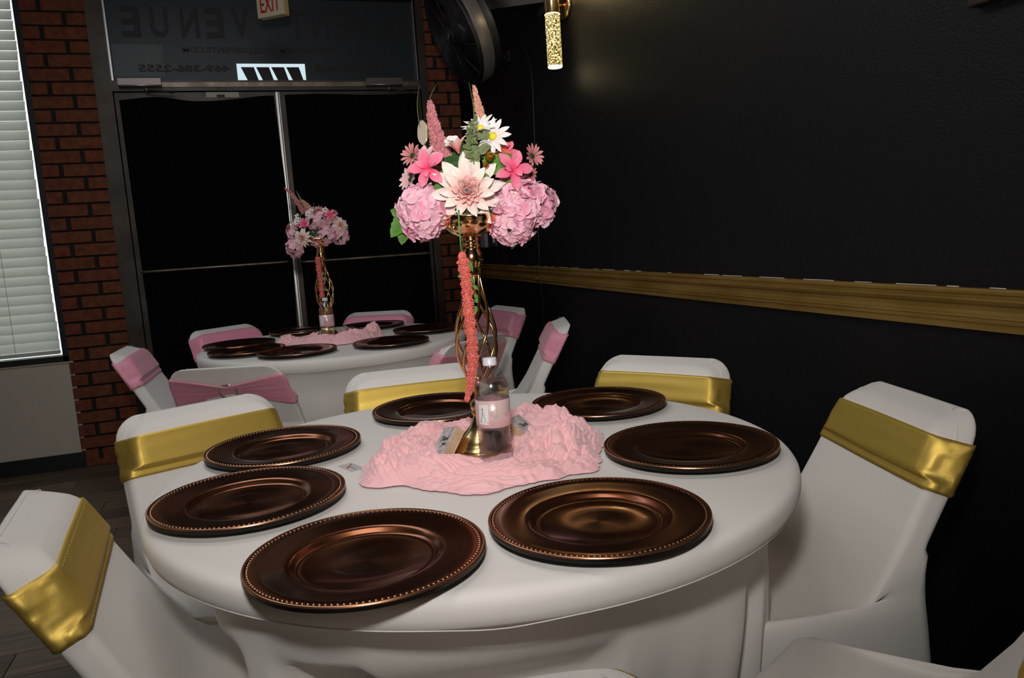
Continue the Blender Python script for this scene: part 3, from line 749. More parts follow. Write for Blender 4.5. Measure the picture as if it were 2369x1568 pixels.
# ================================================================ GAUZE
def gauze(c, outline, seed, label, mounds, amp=1.0):
    outline = sorted(outline); A = [math.radians(a) for a, r in outline]; Rr = [r for a, r in outline]
    def R(th):
        while th < A[0]: th += 2*PI
        for i in range(len(A)):
            a0 = A[i]; a1 = A[(i+1) % len(A)]+(2*PI if i == len(A)-1 else 0)
            if a0 <= th <= a1:
                t = (th-a0)/(a1-a0); t = t*t*(3-2*t); return Rr[i]+(Rr[(i+1) % len(A)]-Rr[i])*t
        return Rr[0]
    n, m = (760, 200) if seed < 3 else (420, 100); V = []; F = []
    def rg(x): return 1-abs(x)*2.2
    for j in range(m+1):
        s = j/m
        for i in range(n):
            th = 2*PI*i/n-PI
            Ro = R(th)*(1+0.035*noise.noise(Vector((math.cos(th)*6, math.sin(th)*6, seed)))+0.02*noise.noise(Vector((math.cos(th)*19, math.sin(th)*19, seed))))
            ri = 0.045
            r = ri+(Ro-ri)*s
            x, y = r*math.cos(th), r*math.sin(th)
            w = Vector((x, y, 0))*7
            wx = x+0.055*noise.noise(w*1.3+Vector((seed, 0, 3)))+0.012*noise.noise(w*4); wy = y+0.055*noise.noise(w*1.3+Vector((5, seed, 7)))+0.012*noise.noise(w*4+Vector((9, 2, 4)))
            rr2 = math.hypot(wx, wy); th2 = math.atan2(wy, wx)
            q1 = noise.noise(Vector((math.cos(th2)*1.9, math.sin(th2)*1.9, rr2*13+seed)))
            q2 = noise.noise(Vector((wx*15, wy*15, seed+4)))
            p = Vector((x, y, seed*3.1))
            lw1 = noise.noise(p*7); lw2 = noise.noise(p*17+Vector((4, 4, 0)))
            ph1 = 112*(r+0.045*lw1+0.014*lw2)+1.3*math.sin(th*2+seed)
            ph2 = 300*(r+0.030*noise.noise(p*9+Vector((8, 1, 0)))+0.010*noise.noise(p*26))+1.5*math.sin(th*3)
            mod = 0.45+0.75*abs(noise.noise(p*11+Vector((2, 9, 0))))*1.6
            h = 0.011*abs(math.sin(ph1))**0.75*mod+0.0034*abs(math.sin(ph2))**0.8+0.016*abs(q2)+0.0045*abs(noise.noise(p*62))+0.006*abs(q1)
            env = sstep(0, 0.22, 1-s)**0.55*(0.45+0.55*sstep(0, 0.35, s))
            g = 0
            for (ma, mr, mh, mw) in mounds:
                dx = x-mr*math.cos(math.radians(ma)); dy = y-mr*math.sin(math.radians(ma)); q = (dx*dx+dy*dy)/(mw*mw)
                if q < 5:
                    an = math.atan2(dy, dx)
                    sw = abs(math.sin(math.sqrt(q)*5.0+an+2.2*noise.noise(Vector((wx*16, wy*16, seed)))))
                    g += mh*math.exp(-q*0.9)*(0.62+0.38*sw)
            z = 0.0035+(h*amp*(0.5 if r < 0.075 else 1)+g)*env
            V.append((x, y, max(0.0025, z)))
    for j in range(m):
        for i in range(n):
            i2 = (i+1) % n; F.append((j*n+i, j*n+i2, (j+1)*n+i2, (j+1)*n+i))
    o = mesh('gauze_runner', V, F, M['gauze']); o.location = (c[0], c[1], TH)
    tag(o, label, 'cloth'); return o
V1c = Vector((0.402, 1.490))
OUT1 = [(-157, 0.272), (-144, 0.228), (-124, 0.245), (-107, 0.262), (-88, 0.238), (-69, 0.245), (-58, 0.272), (-45, 0.255), (-30, 0.245), (-12, 0.255), (8, 0.275), (22, 0.272), (38, 0.255), (46, 0.285), (55, 0.285), (75, 0.24), (99, 0.21), (118, 0.235), (140, 0.225), (158, 0.225), (176, 0.24)]
gauze((V1c.x, V1c.y), OUT1, 1.3, 'crumpled pink gauze around the base of the near vase', [(-22, 0.165, 0.040, 0.075), (22, 0.215, 0.040, 0.06), (48, 0.20, 0.025, 0.06), (165, 0.17, 0.030, 0.07), (120, 0.16, 0.024, 0.06), (-150, 0.15, 0.020, 0.06), (80, 0.15, 0.018, 0.05), (-165, 0.22, 0.024, 0.04)])
V2c = Vector((0.300, 3.73))
OUT2 = [(-175, 0.25), (-150, 0.24), (-120, 0.22), (-90, 0.21), (-60, 0.22), (-30, 0.24), (0, 0.26), (20, 0.25), (50, 0.20), (90, 0.18), (130, 0.2), (155, 0.22)]
gauze((V2c.x, V2c.y), OUT2, 4.6, 'crumpled pink gauze around the base of the far vase', [(-5, 0.21, 0.05, 0.05), (180, 0.19, 0.035, 0.05), (-60, 0.15, 0.03, 0.06), (-110, 0.15, 0.03, 0.06), (-30, 0.16, 0.03, 0.06)], 1.15)

# ================================================================ VASES
def vase_parts(t):
    base = [(0, 0), (0.062, 0), (0.0645, 0.003), (0.0645, 0.014), (0.062, 0.019), (0.0565, 0.021), (0.0555, 0.024), (0.0525, 0.026), (0.050, 0.031), (0.040, 0.041), (0.030, 0.050), (0.0225, 0.060),
            (0.0175, 0.070), (0.0150, 0.079), (0.0145, 0.083), (0.0175, 0.085), (0.0185, 0.088), (0.0165, 0.091), (0.0190, 0.095), (0.0200, 0.103), (0.0170, 0.111), (0.0110, 0.115), (0.0095, 0.120), (0.0095, 0.145), (0.008, 0.16), (0.0, 0.16)]
    mesh('vase_base', *lathe(base, 64), M['gold_satin'], t)
    hs = [0.128, 0.15, 0.175, 0.20, 0.225, 0.25, 0.28, 0.31, 0.335, 0.355, 0.368]; rs = [0.008, 0.018, 0.030, 0.038, 0.0415, 0.041, 0.034, 0.0255, 0.0185, 0.0150, 0.0140]
    def R(z):
        for i in range(len(hs)-1):
            if hs[i] <= z <= hs[i+1]:
                q = (z-hs[i])/(hs[i+1]-hs[i]); a = rs[max(0, i-1)]; b, c = rs[i], rs[i+1]; d = rs[min(len(rs)-1, i+2)]
                return 0.5*((2*b)+(c-a)*q+(2*a-5*b+4*c-d)*q*q+(3*b-a-3*c+d)*q**3)
        return rs[-1]
    pr = None
    for k in range(8):
        if pr is None:
            pts = []
            for i in range(49):
                z = 0.128+0.240*i/48; a = 2.6*(z-0.128)/0.240
                pts.append((R(z)*math.cos(a), R(z)*math.sin(a), z))
            o = pr = mesh('cage_rib', *tube(pts, 0.0031, 8), M['gold'], t)
        else: o = link(pr.copy(), t)
        o.rotation_euler = (0, 0, 2*PI*k/8)
    neck = [(0.0, 0.362), (0.0155, 0.362), (0.0175, 0.366), (0.0155, 0.370), (0.0180, 0.373), (0.0160, 0.377), (0.0205, 0.384), (0.0235, 0.395), (0.0225, 0.407), (0.0190, 0.414), (0.0185, 0.418), (0.0205, 0.420),
            (0.0205, 0.423), (0.0175, 0.426), (0.0170, 0.430), (0.0190, 0.432), (0.0190, 0.435), (0.0170, 0.438), (0.0165, 0.442), (0.0, 0.442)]
    mesh('vase_neck', *lathe(neck, 48), M['gold'], t)
    bowl = [(0.0, 0.438), (0.018, 0.438), (0.024, 0.441), (0.036, 0.447), (0.047, 0.456), (0.054, 0.466), (0.0575, 0.478), (0.058, 0.482), (0.0565, 0.482), (0.052, 0.468), (0.044, 0.458), (0.02, 0.447), (0.0, 0.446)]
    mesh('vase_bowl', *lathe(bowl, 64), M['gold'], t)
VB = Vector((V1c.x, V1c.y, TH+0.001))
VT = at_px(1086, 503, 1.531)
ax = (VT-VB).normalized()
vz = thing('candle_vase', 'tall rose-gold vase with twisted open cage and bowl on the near table', 'vase', VB)
vz.rotation_mode = 'QUATERNION'; vz.rotation_quaternion = ax.to_track_quat('Z', 'Y')
vase_parts(vz)
vz2 = copy_tree(vz); vz2.location = (V2c.x, V2c.y, TH+0.001); vz2.rotation_quaternion = (1, 0, 0, 0)
vz2['label'] = 'tall gold vase with twisted open cage and bowl on the far table'

# ================================================================ FLOWERS
def petal(Ln, Wd, tip=0.8, cup=0.3, bend=0.4, ruff=0.0, nu=7, nv=5, root=0.12, seed=0, notch=0.0):
    """petal in local xz: grows along +y, normal +z, root at origin"""
    V = []; F = []; G = []
    for j in range(nu+1):
        s = j/nu
        if tip >= 1: w = (math.sin(PI*min(1, s*0.93+0.07)**0.9))**0.55 if s < 1 else 0.12
        else: w = (s**0.75)*(1-s**(1+4*tip))*(1.6-0.35*tip)
        w = max(w, root*(1-s))+0.015
        for i in range(nv):
            v = i/(nv-1)*2-1
            x = v*w*Wd/2; y = s*Ln; z = cup*abs(v)**2*w*Wd/2
            if notch and s > 0.9: y -= notch*Ln*(1-abs(v))
            a = bend*s
            yy = y*math.cos(a*0.5); zz = z-y*math.sin(a*0.5)
            if ruff: zz += ruff*Ln*noise.noise(Vector((v*1.7, s*3.5, seed)))*(0.3+s)
            V.append((x, yy, zz)); G.append(s)
    for j in range(nu):
        for i in range(nv-1): F.append((j*nv+i, j*nv+i+1, (j+1)*nv+i+1, (j+1)*nv+i))
    return V, F, G
def rx(a): return Matrix.Rotation(a, 4, 'X')
def rz(a): return Matrix.Rotation(a, 4, 'Z')
class Flower:
    """one flower = one part; big petals become sub-parts"""
    def __init__(s, name, parent, Mx, m, split=False, pname='petal'):
        s.parent, s.Mx, s.m, s.split, s.name, s.pname = parent, Mx, m, split, name, pname; s.g = []; s.sub = []
    def add(s, p, Mx):
        s.sub.append((p, Mx)) if s.split else s.g.append(xf(p, Mx))
    def core(s, p): s.g.append(p)
    def done(s, core_mat=None, core=None, label=None):
        if s.split:
            o = mesh(s.name, *(core if core else lathe([(0.0005, -0.002), (0.003, 0), (0.0005, 0.002)], 8)), core_mat or M['leaf_dk'], s.parent, grad=None)
            o.matrix_local = s.Mx; cache = {}
            for p, Mx in s.sub:
                key = id(p)
                if key not in cache:
                    c = cache[key] = mesh(s.pname, p[0], p[1], s.m, o, grad=p[2])
                else: c = link(cache[key].copy(), o)
                c.matrix_local = Mx
        else:
            V, F, G = merge(s.g); ms = [s.m]; mi = [0]*len(F)
            if core:
                n = len(V); V = list(V)+list(core[0]); F = list(F)+[tuple(i+n for i in f) for f in core[1]]; G = list(G)+[0]*len(core[0])
                ms.append(core_mat); mi += [1]*len(core[1])
            o = mesh(s.name, V, F, ms, s.parent, grad=G, midx=mi); o.matrix_local = s.Mx
        if label: o['label'] = label
        return o
def dahlia(parent, Mx, R, split, seed, m1, m2, label=None):
    rr = random.Random(seed); f = Flower('dahlia', parent, Mx, m1, split)
    big = [petal(R, R*0.46, 0.35, 0.30, 0.30, 0.14, seed=i, root=0.3) for i in range(3)]
    mid = [petal(R*0.72, R*0.38, 0.4, 0.5, 0.15, 0.10, seed=i+5, root=0.3) for i in range(3)]
    sm = [petal(R*0.46, R*0.26, 0.5, 0.8, -0.5, 0.12, seed=i+9, root=0.3) for i in range(2)]
    for i in range(12): f.add(big[i % 3], rz(2*PI*i/12+rr.uniform(-.12, .12)) @ Matrix.Translation((0, R*0.06, -R*0.12)) @ rx(rr.uniform(-0.05, 0.18)) @ Matrix.Rotation(rr.uniform(-.25, .25), 4, 'Y'))
    for i in range(11): f.add(mid[i % 3], rz(2*PI*(i+.5)/11+rr.uniform(-.12, .12)) @ Matrix.Translation((0, R*0.05, -R*0.03)) @ rx(rr.uniform(0.25, 0.5)) @ Matrix.Rotation(rr.uniform(-.3, .3), 4, 'Y'))
    for i in range(10): f.add(sm[i % 2], rz(2*PI*i/10+rr.uniform(-.2, .2)) @ Matrix.Translation((0, R*0.04, 0.0)) @ rx(rr.uniform(0.6, 0.9)))
    for i in range(9): f.add(sm[i % 2], rz(2*PI*i/9+rr.uniform(-.2, .2)) @ Matrix.Translation((0, R*0.02, 0.0)) @ rx(rr.uniform(1.0, 1.3)) @ Matrix.Scale(0.85, 4))
    # tight heart of curled petals
    heart = []
    hp = petal(R*0.27, R*0.19, 0.7, 0.7, -0.4, 0.12, root=0.6)
    for (cnt, q, an, sc_) in ((10, 0.22, 0.55, 1.15), (9, 0.17, 0.75, 1.05), (8, 0.12, 0.95, 0.95), (6, 0.07, 1.15, 0.8), (4, 0.03, 1.35, 0.65)):
        for i in range(cnt):
            heart.append(xf(hp, rz(2*PI*i/cnt+q*20+rr.uniform(-.2, .2)) @ Matrix.Translation((0, R*q*0.8, R*(0.10+0.25*(0.22-q)))) @ rx(an+rr.uniform(-.15, .15)) @ Matrix.Scale(sc_*rr.uniform(0.85, 1.15), 4)))
    V, F, G = merge(heart)
    o = f.done(M['leaf_dk'], None, label) if split else f.done(label=label)
    h = mesh('flower_heart', V, F, m2, o, grad=G, label='tightly curled pink heart' if split else None)
    return o
def floret_geo(R, seed):
    rr = random.Random(seed); ps = []
    for i in range(4):
        p = petal(R, R*1.12, 1.0, 0.25, rr.uniform(-0.2, 0.7), 0.24, seed=seed+i, nu=6, nv=5, root=0.25)
        ps.append(xf(p, rz(PI/2*i+rr.uniform(-.12, .12)) @ Matrix.Translation((0, R*0.04, 0)) @ rx(rr.uniform(0.02, 0.3))))
    return merge(ps)
def hydrangea(parent, Mx, R, flat, n, split, seed, ms, label=None, fr=0.43):
    rr = random.Random(seed)
    core = lathe([(0.001, -R*0.4*flat), (R*0.55, -R*0.25*flat), (R*0.72, 0.1*R), (R*0.5, R*0.45*flat), (0.001, R*0.62*flat)], 14)
    o = mesh('hydrangea', *core, M['leaf_dk'], parent); o.matrix_local = Mx
    if label: o['label'] = label
    geos = [floret_geo(R*fr, seed*10+i) for i in range(4)]; cache = {}; joined = []
    for i in range(n):
        k = (i+0.5)/n; ph = math.acos(1-1.45*k); a = i*2.39996
        d = Vector((math.sin(ph)*math.cos(a), math.sin(ph)*math.sin(a), math.cos(ph)))
        P = Vector((d.x*R*0.86, d.y*R*0.86, d.z*R*0.72*flat))*rr.uniform(0.88, 1.08)
        nd = Vector((d.x, d.y, d.z/flat)).normalized()+Vector((rr.uniform(-.32, .32), rr.uniform(-.32, .32), rr.uniform(-.2, .2)))
        T = facing(nd, rr.uniform(0, 6), P, ref=(0.3, 0.2, 0.9)) @ Matrix.Scale(rr.uniform(0.85, 1.15), 4)
        gi = rr.randrange(4); mi = 0 if rr.random() < 0.75 else 1
        if split:
            key = (gi, mi)
            if key not in cache:
                g_ = geos[gi]; c = cache[key] = mesh('floret', g_[0], g_[1], ms[mi], o, grad=g_[2])
            else: c = link(cache[key].copy(), o)
            c.matrix_local = T
        else: joined.append(xf(geos[gi], T))
    if not split:
        V, F, G = merge(joined); mesh('florets', V, F, ms[0], o, grad=G, kind='stuff')
    return o
def lily(parent, Mx, R, split, seed, m, n=6, label=None, up=0.35, wide=0.62, name='lily'):
    rr = random.Random(seed); f = Flower(name, parent, Mx, m, split)
    ps = [petal(R, R*wide, 0.45, 0.3, 0.5, 0.12, seed=seed+i, nu=8, root=0.2) for i in range(2)]
    for i in range(n): f.add(ps[i % 2], rz(2*PI*i/n+rr.uniform(-.15, .15)) @ Matrix.Translation((0, R*0.03, 0)) @ rx(up+rr.uniform(-.15, .2)))
    for i in range(3): f.add(ps[i % 2], rz(2*PI*(i+.4)/3) @ Matrix.Translation((0, R*0.02, R*0.05)) @ rx(up+0.55) @ Matrix.Scale(0.62, 4))
    return f.done(M['hot'] if False else M['rosebud'], None, label)
def daisy(parent, Mx, R, split, seed, m, n=13, eye=None, label=None, up=0.1, wd=0.26, tip=1.0):
    rr = random.Random(seed); f = Flower('daisy', parent, Mx, m, split)
    p = [petal(R*0.84, R*wd, tip, 0.3, 0.15, 0.04, seed=i, nu=5, nv=4, root=0.4) for i in range(2)]
    for i in range(n): f.add(p[i % 2], rz(2*PI*i/n+rr.uniform(-.08, .08)) @ Matrix.Translation((0, R*0.16, 0)) @ rx(up+rr.uniform(-.14, .14)))
    e = lathe([(0.0001, R*0.12), (R*0.14, R*0.10), (R*0.22, R*0.03), (R*0.18, -R*0.03), (0.0001, -R*0.08)], 16)
    return f.done(eye or M['daisy_eye'], e, label)
def leaf(parent, Mx, Ln, Wd, m, seed=0, jag=0.0, bend=0.5, name='leaf'):
    V = []; F = []; G = []; nu, nv = 12, 5
    for j in range(nu+1):
        s = j/nu; w = math.sin(PI*s**0.85)**0.8*(1+jag*(0.5-(j % 2)))+0.03
        for i in range(nv):
            v = i/(nv-1)*2-1; x = v*w*Wd/2; z = 0.18*abs(v)*w*Wd
            a = bend*s; y = s*Ln; G.append(0.25+0.75*abs(v)*0.5+0.3*noise.noise(Vector((v*3, s*6, seed))))
            V.append((x, y*math.cos(a*.5), z-y*math.sin(a*.5)+0.05*Ln*noise.noise(Vector((v, s*3, seed)))))
    for j in range(nu):
        for i in range(nv-1): F.append((j*nv+i, j*nv+i+1, (j+1)*nv+i+1, (j+1)*nv+i))
    o = mesh(name, V, F, m, parent, grad=G); o.matrix_local = Mx; return o
OCT = ([(1, 0, 0), (-1, 0, 0), (0, 1, 0), (0, -1, 0), (0, 0, 1), (0, 0, -1)], [(0, 2, 4), (2, 1, 4), (1, 3, 4), (3, 0, 4), (2, 0, 5), (1, 2, 5), (3, 1, 5), (0, 3, 5)])
def cluster(path, radf, n, bead, seed, spiky=1.0, clump=0):
    """many tiny buds packed round a path"""
    rr = random.Random(seed); P = [Vector(p) for p in path]; out = []
    k = len(P)-1
    for i in range(n):
        t = i/n*k; a = int(t); q = t-a; c = P[a].lerp(P[min(a+1, k)], q); d = (P[min(a+1, k)]-P[a]).normalized()
        s = i/n; R = radf(s)
        if clump: R *= 0.72+0.34*abs(math.sin(s*clump*PI))
        u = d.orthogonal().normalized(); w = d.cross(u); an = rr.uniform(0, 2*PI); R2 = R*math.sqrt(rr.uniform(0.45, 1))
        off = (u*math.cos(an)+w*math.sin(an))
        pos = c+off*R2+d*rr.uniform(-bead, bead)
        Mx = facing(off+d*0.8*(1 if spiky > 1 else 0), rr.uniform(0, 3), pos) @ Matrix.Diagonal((bead*0.7, bead*0.7, bead*spiky, 1))
        out.append(xf(OCT, Mx @ Matrix.Rotation(rr.uniform(-.6, .6), 4, 'X')))
    m_ = 40; Q = [P[min(k, int(i/m_*k))].lerp(P[min(k, int(i/m_*k)+1)], i/m_*k-int(i/m_*k)) for i in range(m_+1)]
    rads = [max(0.0006, (0.62 if spiky < 1.5 else 0.4)*radf(i/m_)*((0.72+0.34*abs(math.sin(i/m_*clump*PI))) if clump else 1)) for i in range(m_+1)]
    out.append(tube(Q, rads, 8)); return merge(out)

PPM = FPX/1.531; FR, FU, FN = CR, CU, -CF
def P1(u, v, c=0.0):     # place in the near bouquet: right/up from the bowl rim centre, c metres towards the viewer side
    k = 1-c/1.531
    return VT+(FR*((u-1086)/PPM)+FU*((503-v)/PPM))*k+FN*c
ar = thing('floral_arrangement', 'large pink and cream silk flower arrangement in the near vase bowl', 'flowers', VT)
def L1(u, v, c, n, roll=0.0):   # local matrix, n given in (right, up, toward) terms
    nn = FR*n[0]+FU*n[1]+FN*n[2]
    return Matrix.Translation(-VT) @ facing(nn, roll, P1(u, v, c), ref=FU)
mesh('foam_ball', *xf(lathe([(0.001, -0.02), (0.045, -0.012), (0.05, 0.015), (0.04, 0.045), (0.02, 0.07), (0.001, 0.08)], 20), Matrix.Identity(4)), M['foam'], ar)
hyd = (M['hydra'], M['hydra2'])
hydrangea(ar, L1(982, 493, 0.015, (-0.35, -0.15, 1)), 0.053, 0.9, 36, True, 11, hyd, 'round pink hydrangea head at lower left')
hydrangea(ar, L1(1196, 470, 0.005, (0.15, 0.05, 1)), 0.052, 0.9, 36, True, 12, hyd, 'pink hydrangea head at right')
hydrangea(ar, L1(1240, 470, -0.015, (0.5, 0.05, 0.8)), 0.042, 0.9, 26, True, 13, hyd, 'outer pink hydrangea head at far right')
hydrangea(ar, L1(1185, 520, 0.01, (0.1, -0.35, 0.9)), 0.042, 0.85, 26, True, 14, hyd, 'low pink hydrangea head under the right one')
hydrangea(ar, L1(1080, 430, -0.07, (0, 0.4, 0.8)), 0.050, 0.9, 18, True, 15, hyd, 'pink hydrangea head hidden at the back')
dahlia(ar, L1(1086, 452, 0.055, (0.02, -0.12, 1), 0.2), 0.072, True, 3, M['dahlia'], M['dahlia_in'], 'big cream dahlia with pink heart at the front')
lily(ar, L1(993, 398, 0.045, (-0.2, 0.1, 1), 0.3), 0.040, True, 5, M['hot'], 5, 'hot pink open flower at upper left', 0.25, 0.68)
lily(ar, L1(1190, 400, 0.04, (0.25, 0.15, 1), 0.9), 0.040, True, 8, M['hot'], 5, 'hot pink open flower at upper right', 0.25, 0.68)
daisy(ar, L1(1142, 321, 0.03, (-0.35, 0.05, 1), 0.0), 0.037, True, 1, M['daisy'], 12, None, 'white daisy with yellow centre', 0.05, 0.30)
daisy(ar, L1(1112, 300, 0.02, (-0.15, 0.65, 0.6), 0.3), 0.038, True, 2, M['daisy'], 14, M['daisy_eye'], 'white daisy tilted upward', 0.35, 0.26)
daisy(ar, L1(955, 362, 0.01, (-0.45, 0.15, 0.75), 0.2), 0.026, True, 3, M['mauve'], 14, M['leaf_dk'], 'dusty rose daisy at far left', 0.5, 0.30, 0.9)
daisy(ar, L1(1231, 361, 0.0, (0.55, 0.1, 0.7), 0.2), 0.026, True, 4, M['mauve'], 14, M['leaf_dk'], 'dusty rose daisy at far right', 0.5, 0.30, 0.9)
daisy(ar, L1(1226, 400, -0.01, (0.6, -0.1, 0.6), 0.2), 0.020, False, 14, M['mauve'], 13, M['leaf_dk'])
daisy(ar, L1(1155, 345, -0.01, (0.3, 0.2, 0.8), 0.2), 0.028, False, 15, M['palepink'], 13, M['coral'])
daisy(ar, L1(982, 372, 0.005, (-0.2, 0.55, 0.7), 0.1), 0.034, True, 5, M['palepink'], 10, M['leaf_dk'], 'pale pink daisy behind the left hot pink flower', 0.45, 0.42)
daisy(ar, L1(950, 415, 0.0, (-0.6, 0.2, 0.6), 0.5), 0.028, False, 6, M['palepink'], 11, M['leaf_dk'], None, 0.4, 0.40)
daisy(ar, L1(1045, 330, 0.005, (-0.2, 0.5, 0.8), 0.5), 0.018, False, 7, M['daisy'], 6, M['leaf'], None, 0.3, 0.8)
lily(ar, L1(1150, 350, 0.005, (0.1, 0.3, 0.9), 0.1), 0.030, True, 9, M['coral'], 6, 'coral flower behind the daisy', 0.5, 0.5)
lily(ar, L1(1170, 352, -0.015, (0.2, 0.5, 0.8), 0.6), 0.030, False, 10, M['hot'], 6)
lily(ar, L1(1064, 362, 0.045, (-0.25, 1.0, 0.2), 0.1), 0.034, True, 12, M['bud'], 6, 'closed pink bud', 1.1, 0.50, 'flower_bud')
lily(ar, L1(1206, 540, -0.02, (0.2, -0.8, 0.3), 0.1), 0.030, False, 13, M['beige'], 6)
lily(ar, L1(1060, 470, 0.0, (0, 0, 1), 0.5), 0.03, False, 19, M['palepink'], 6)
def LF(u0, v0, u1, v1, c0, c1, wd, m, tw=0.0, jag=0.0, bend=0.35, name='leaf', seed=0):
    A = P1(u0, v0, c0)-VT; B = P1(u1, v1, c1)-VT; d = (B-A); Ln = d.length; d.normalize()
    n = (FN+FR*tw); n = (n-d*n.dot(d)).normalized(); x = d.cross(n)
    return leaf(ar, basis(x, d, n, A), Ln, wd, m, seed, jag, bend, name)
LF(1092, 385, 1062, 332, 0.03, 0.04, 0.024, M['leaf_dk'], -0.2); LF(1085, 392, 1022, 372, 0.03, 0.03, 0.028, M['leaf_dk'], 0.1)
LF(1080, 400, 1030, 392, 0.03, 0.05, 0.024, M['leaf_dk'], 0.1); LF(1100, 392, 1046, 352, 0.02, 0.02, 0.03, M['leaf_dk'])
LF(1126, 408, 1190, 358, 0.04, 0.03, 0.034, M['leaf'], 0.2, 0.12); LF(1128, 398, 1142, 352, 0.035, 0.03, 0.026, M['leaf'], -0.1, 0.1)
LF(1135, 430, 1112, 412, 0.05, 0.055, 0.018, M['leaf'], 0); LF(1040, 440, 1000, 446, 0.03, 0.04, 0.024, M['leaf'], 0.2, 0.15)
LF(1048, 462, 1000, 478, 0.02, 0.03, 0.028, M['leaf'], 0.2, 0.2); LF(1040, 470, 1030, 498, 0.02, 0.03, 0.024, M['leaf'], 0.0, 0.2)
LF(950, 495, 904, 548, 0.0, 0.02, 0.034, M['leaf'], -0.2, 0.15); LF(948, 505, 906, 490, 0.0, 0.02, 0.028, M['leaf'], -0.3, 0.15)
LF(940, 525, 928, 566, 0.0, 0.01, 0.024, M['leaf'], -0.1, 0.12); LF(1192, 535, 1184, 576, 0.0, 0.0, 0.020, M['leaf'], 0.1, 0.1)
LF(1262, 482, 1274, 478, -0.01, -0.01, 0.010, M['leaf']); LF(1150, 400, 1168, 410, 0.03, 0.04, 0.022, M['leaf_dk'], 0.1)
LF(1165, 425, 1185, 440, 0.02, 0.03, 0.02, M['leaf'], 0.2, 0.1); LF(1040, 405, 1012, 425, 0.02, 0.04, 0.022, M['leaf'], 0.1, 0.1); LF(1075, 395, 1100, 350, 0.0, 0.0, 0.03, M['leaf_dk'])
LF(1130, 372, 1166, 352, 0.01, 0.01, 0.022, M['leaf_dk'], 0.1, 0.1)
rr = random.Random(4)
# eucalyptus sprig: paired small grey-green leaves up a stem
mesh('sprig_stem', *tube([P1(1100, 390, 0.05)-VT, P1(1096, 340, 0.055)-VT, P1(1098, 292, 0.05)-VT], 0.0012, 6), M['stem'], ar)
for i in range(10):
    t = i/9; uu = 1100-5*math.sin(PI*t); vv = 380-88*t; s = (17-8*t)*rr.uniform(0.75, 1.2); 
    for sg in (-1, 1):
        LF(uu, vv, uu+sg*s, vv-12+14*rr.random(), 0.052, 0.050+0.025*rr.random(), 0.0135*(1.1-0.45*t), M['leaf_grey'], sg*0.4, 0, 0.5)
LF(1118, 330, 1112, 300, 0.03, 0.03, 0.016, M['leaf_grey']); LF(1130, 328, 1118, 306, 0.03, 0.03, 0.017, M['leaf_grey']); LF(1112, 350, 1140, 345, 0.04, 0.04, 0.014, M['leaf_grey'])
LF(1112, 366, 1128, 350, 0.05, 0.05, 0.014, M['leaf_grey']); LF(1090, 366, 1078, 350, 0.05, 0.05, 0.014, M['leaf_grey'])
# grass blades
def blade(pts, w=0.0016, name='grass_blade', m='blade'):
    P = [P1(*p)-VT for p in pts]; Q = []
    for i in range(len(P)-1):
        for k in range(5): Q.append(P[i].lerp(P[i+1], k/5))
    Q.append(P[-1]); n = len(Q)
    Q2 = [Q[0]]+[(Q[max(0, i-2)]+Q[i-1]+Q[i]+Q[i+1]+Q[min(n-1, i+2)])/5 for i in range(1, n-1)]+[Q[-1]]
    V, F = tube(Q2, [w*(1.05-i/n) for i in range(n)], 6); G = [v for i in range(n) for v in [i/n]*6]
    mesh(name, V, F, M[m], ar, grad=G)
blade([(1000, 385, 0.0), (985, 340, -0.01), (972, 300, -0.015), (962, 240, -0.02), (969, 192, -0.02)], 0.0018)
blade([(1003, 380, 0.0), (990, 300, -0.005), (988, 255, -0.01), (996, 215, -0.01), (1012, 190, -0.01)], 0.0015)
blade([(1098, 330, -0.01), (1097, 280, -0.01), (1095, 240, -0.01), (1084, 189, -0.01)], 0.0024)
blade([(1120, 375, 0.04), (1108, 350, 0.05), (1112, 340, 0.05), (1140, 333, 0.04)], 0.0022, 'bent_stem', 'leaf_dk')
# pale oval leaf with gold edge
Mo = L1(977, 305, -0.01, (-0.65, 0.1, 0.7), 0.32)
mesh('oval_leaf', *xf(lathe([(0.0001, 0.0012), (0.0225, 0.0012), (0.024, 0), (0.0225, -0.0012), (0.0001, -0.0012)], 32), Mo @ Matrix.Diagonal((0.60, 1.12, 1, 1))), M['pale_disc'], ar, smooth=False)
mesh('leaf_rim', *xf(torus(0.024, 0.0009, 40, 6), Mo @ Matrix.Diagonal((0.60, 1.12, 1, 1))), M['gold_satin'], ar)
# plumes
pa = [P1(*p)-VT for p in [(1030, 375, 0.0), (1020, 345, -0.005), (1008, 310, -0.01), (1000, 275, -0.012), (994, 234, -0.014)]]
mesh('astilbe_plume', *cluster(pa, lambda s: 0.0195*(1-s)**0.62*(0.55+0.45*min(1, s*6)), 1700, 0.0024, 1, 2.6, 7), M['plume_rose'], ar, smooth=False, kind='stuff', label='dusty rose feathery plume at left')
pb = [P1(*p)-VT for p in [(1117, 300, -0.01), (1112, 270, -0.012), (1105, 240, -0.014), (1096, 198, -0.015)]]
mesh('astilbe_plume', *cluster(pb, lambda s: 0.0115*(1-s)**0.7, 900, 0.0021, 2, 2.4, 5), M['plume_peach'], ar, smooth=False, kind='stuff', label='peach feathery plume at top')
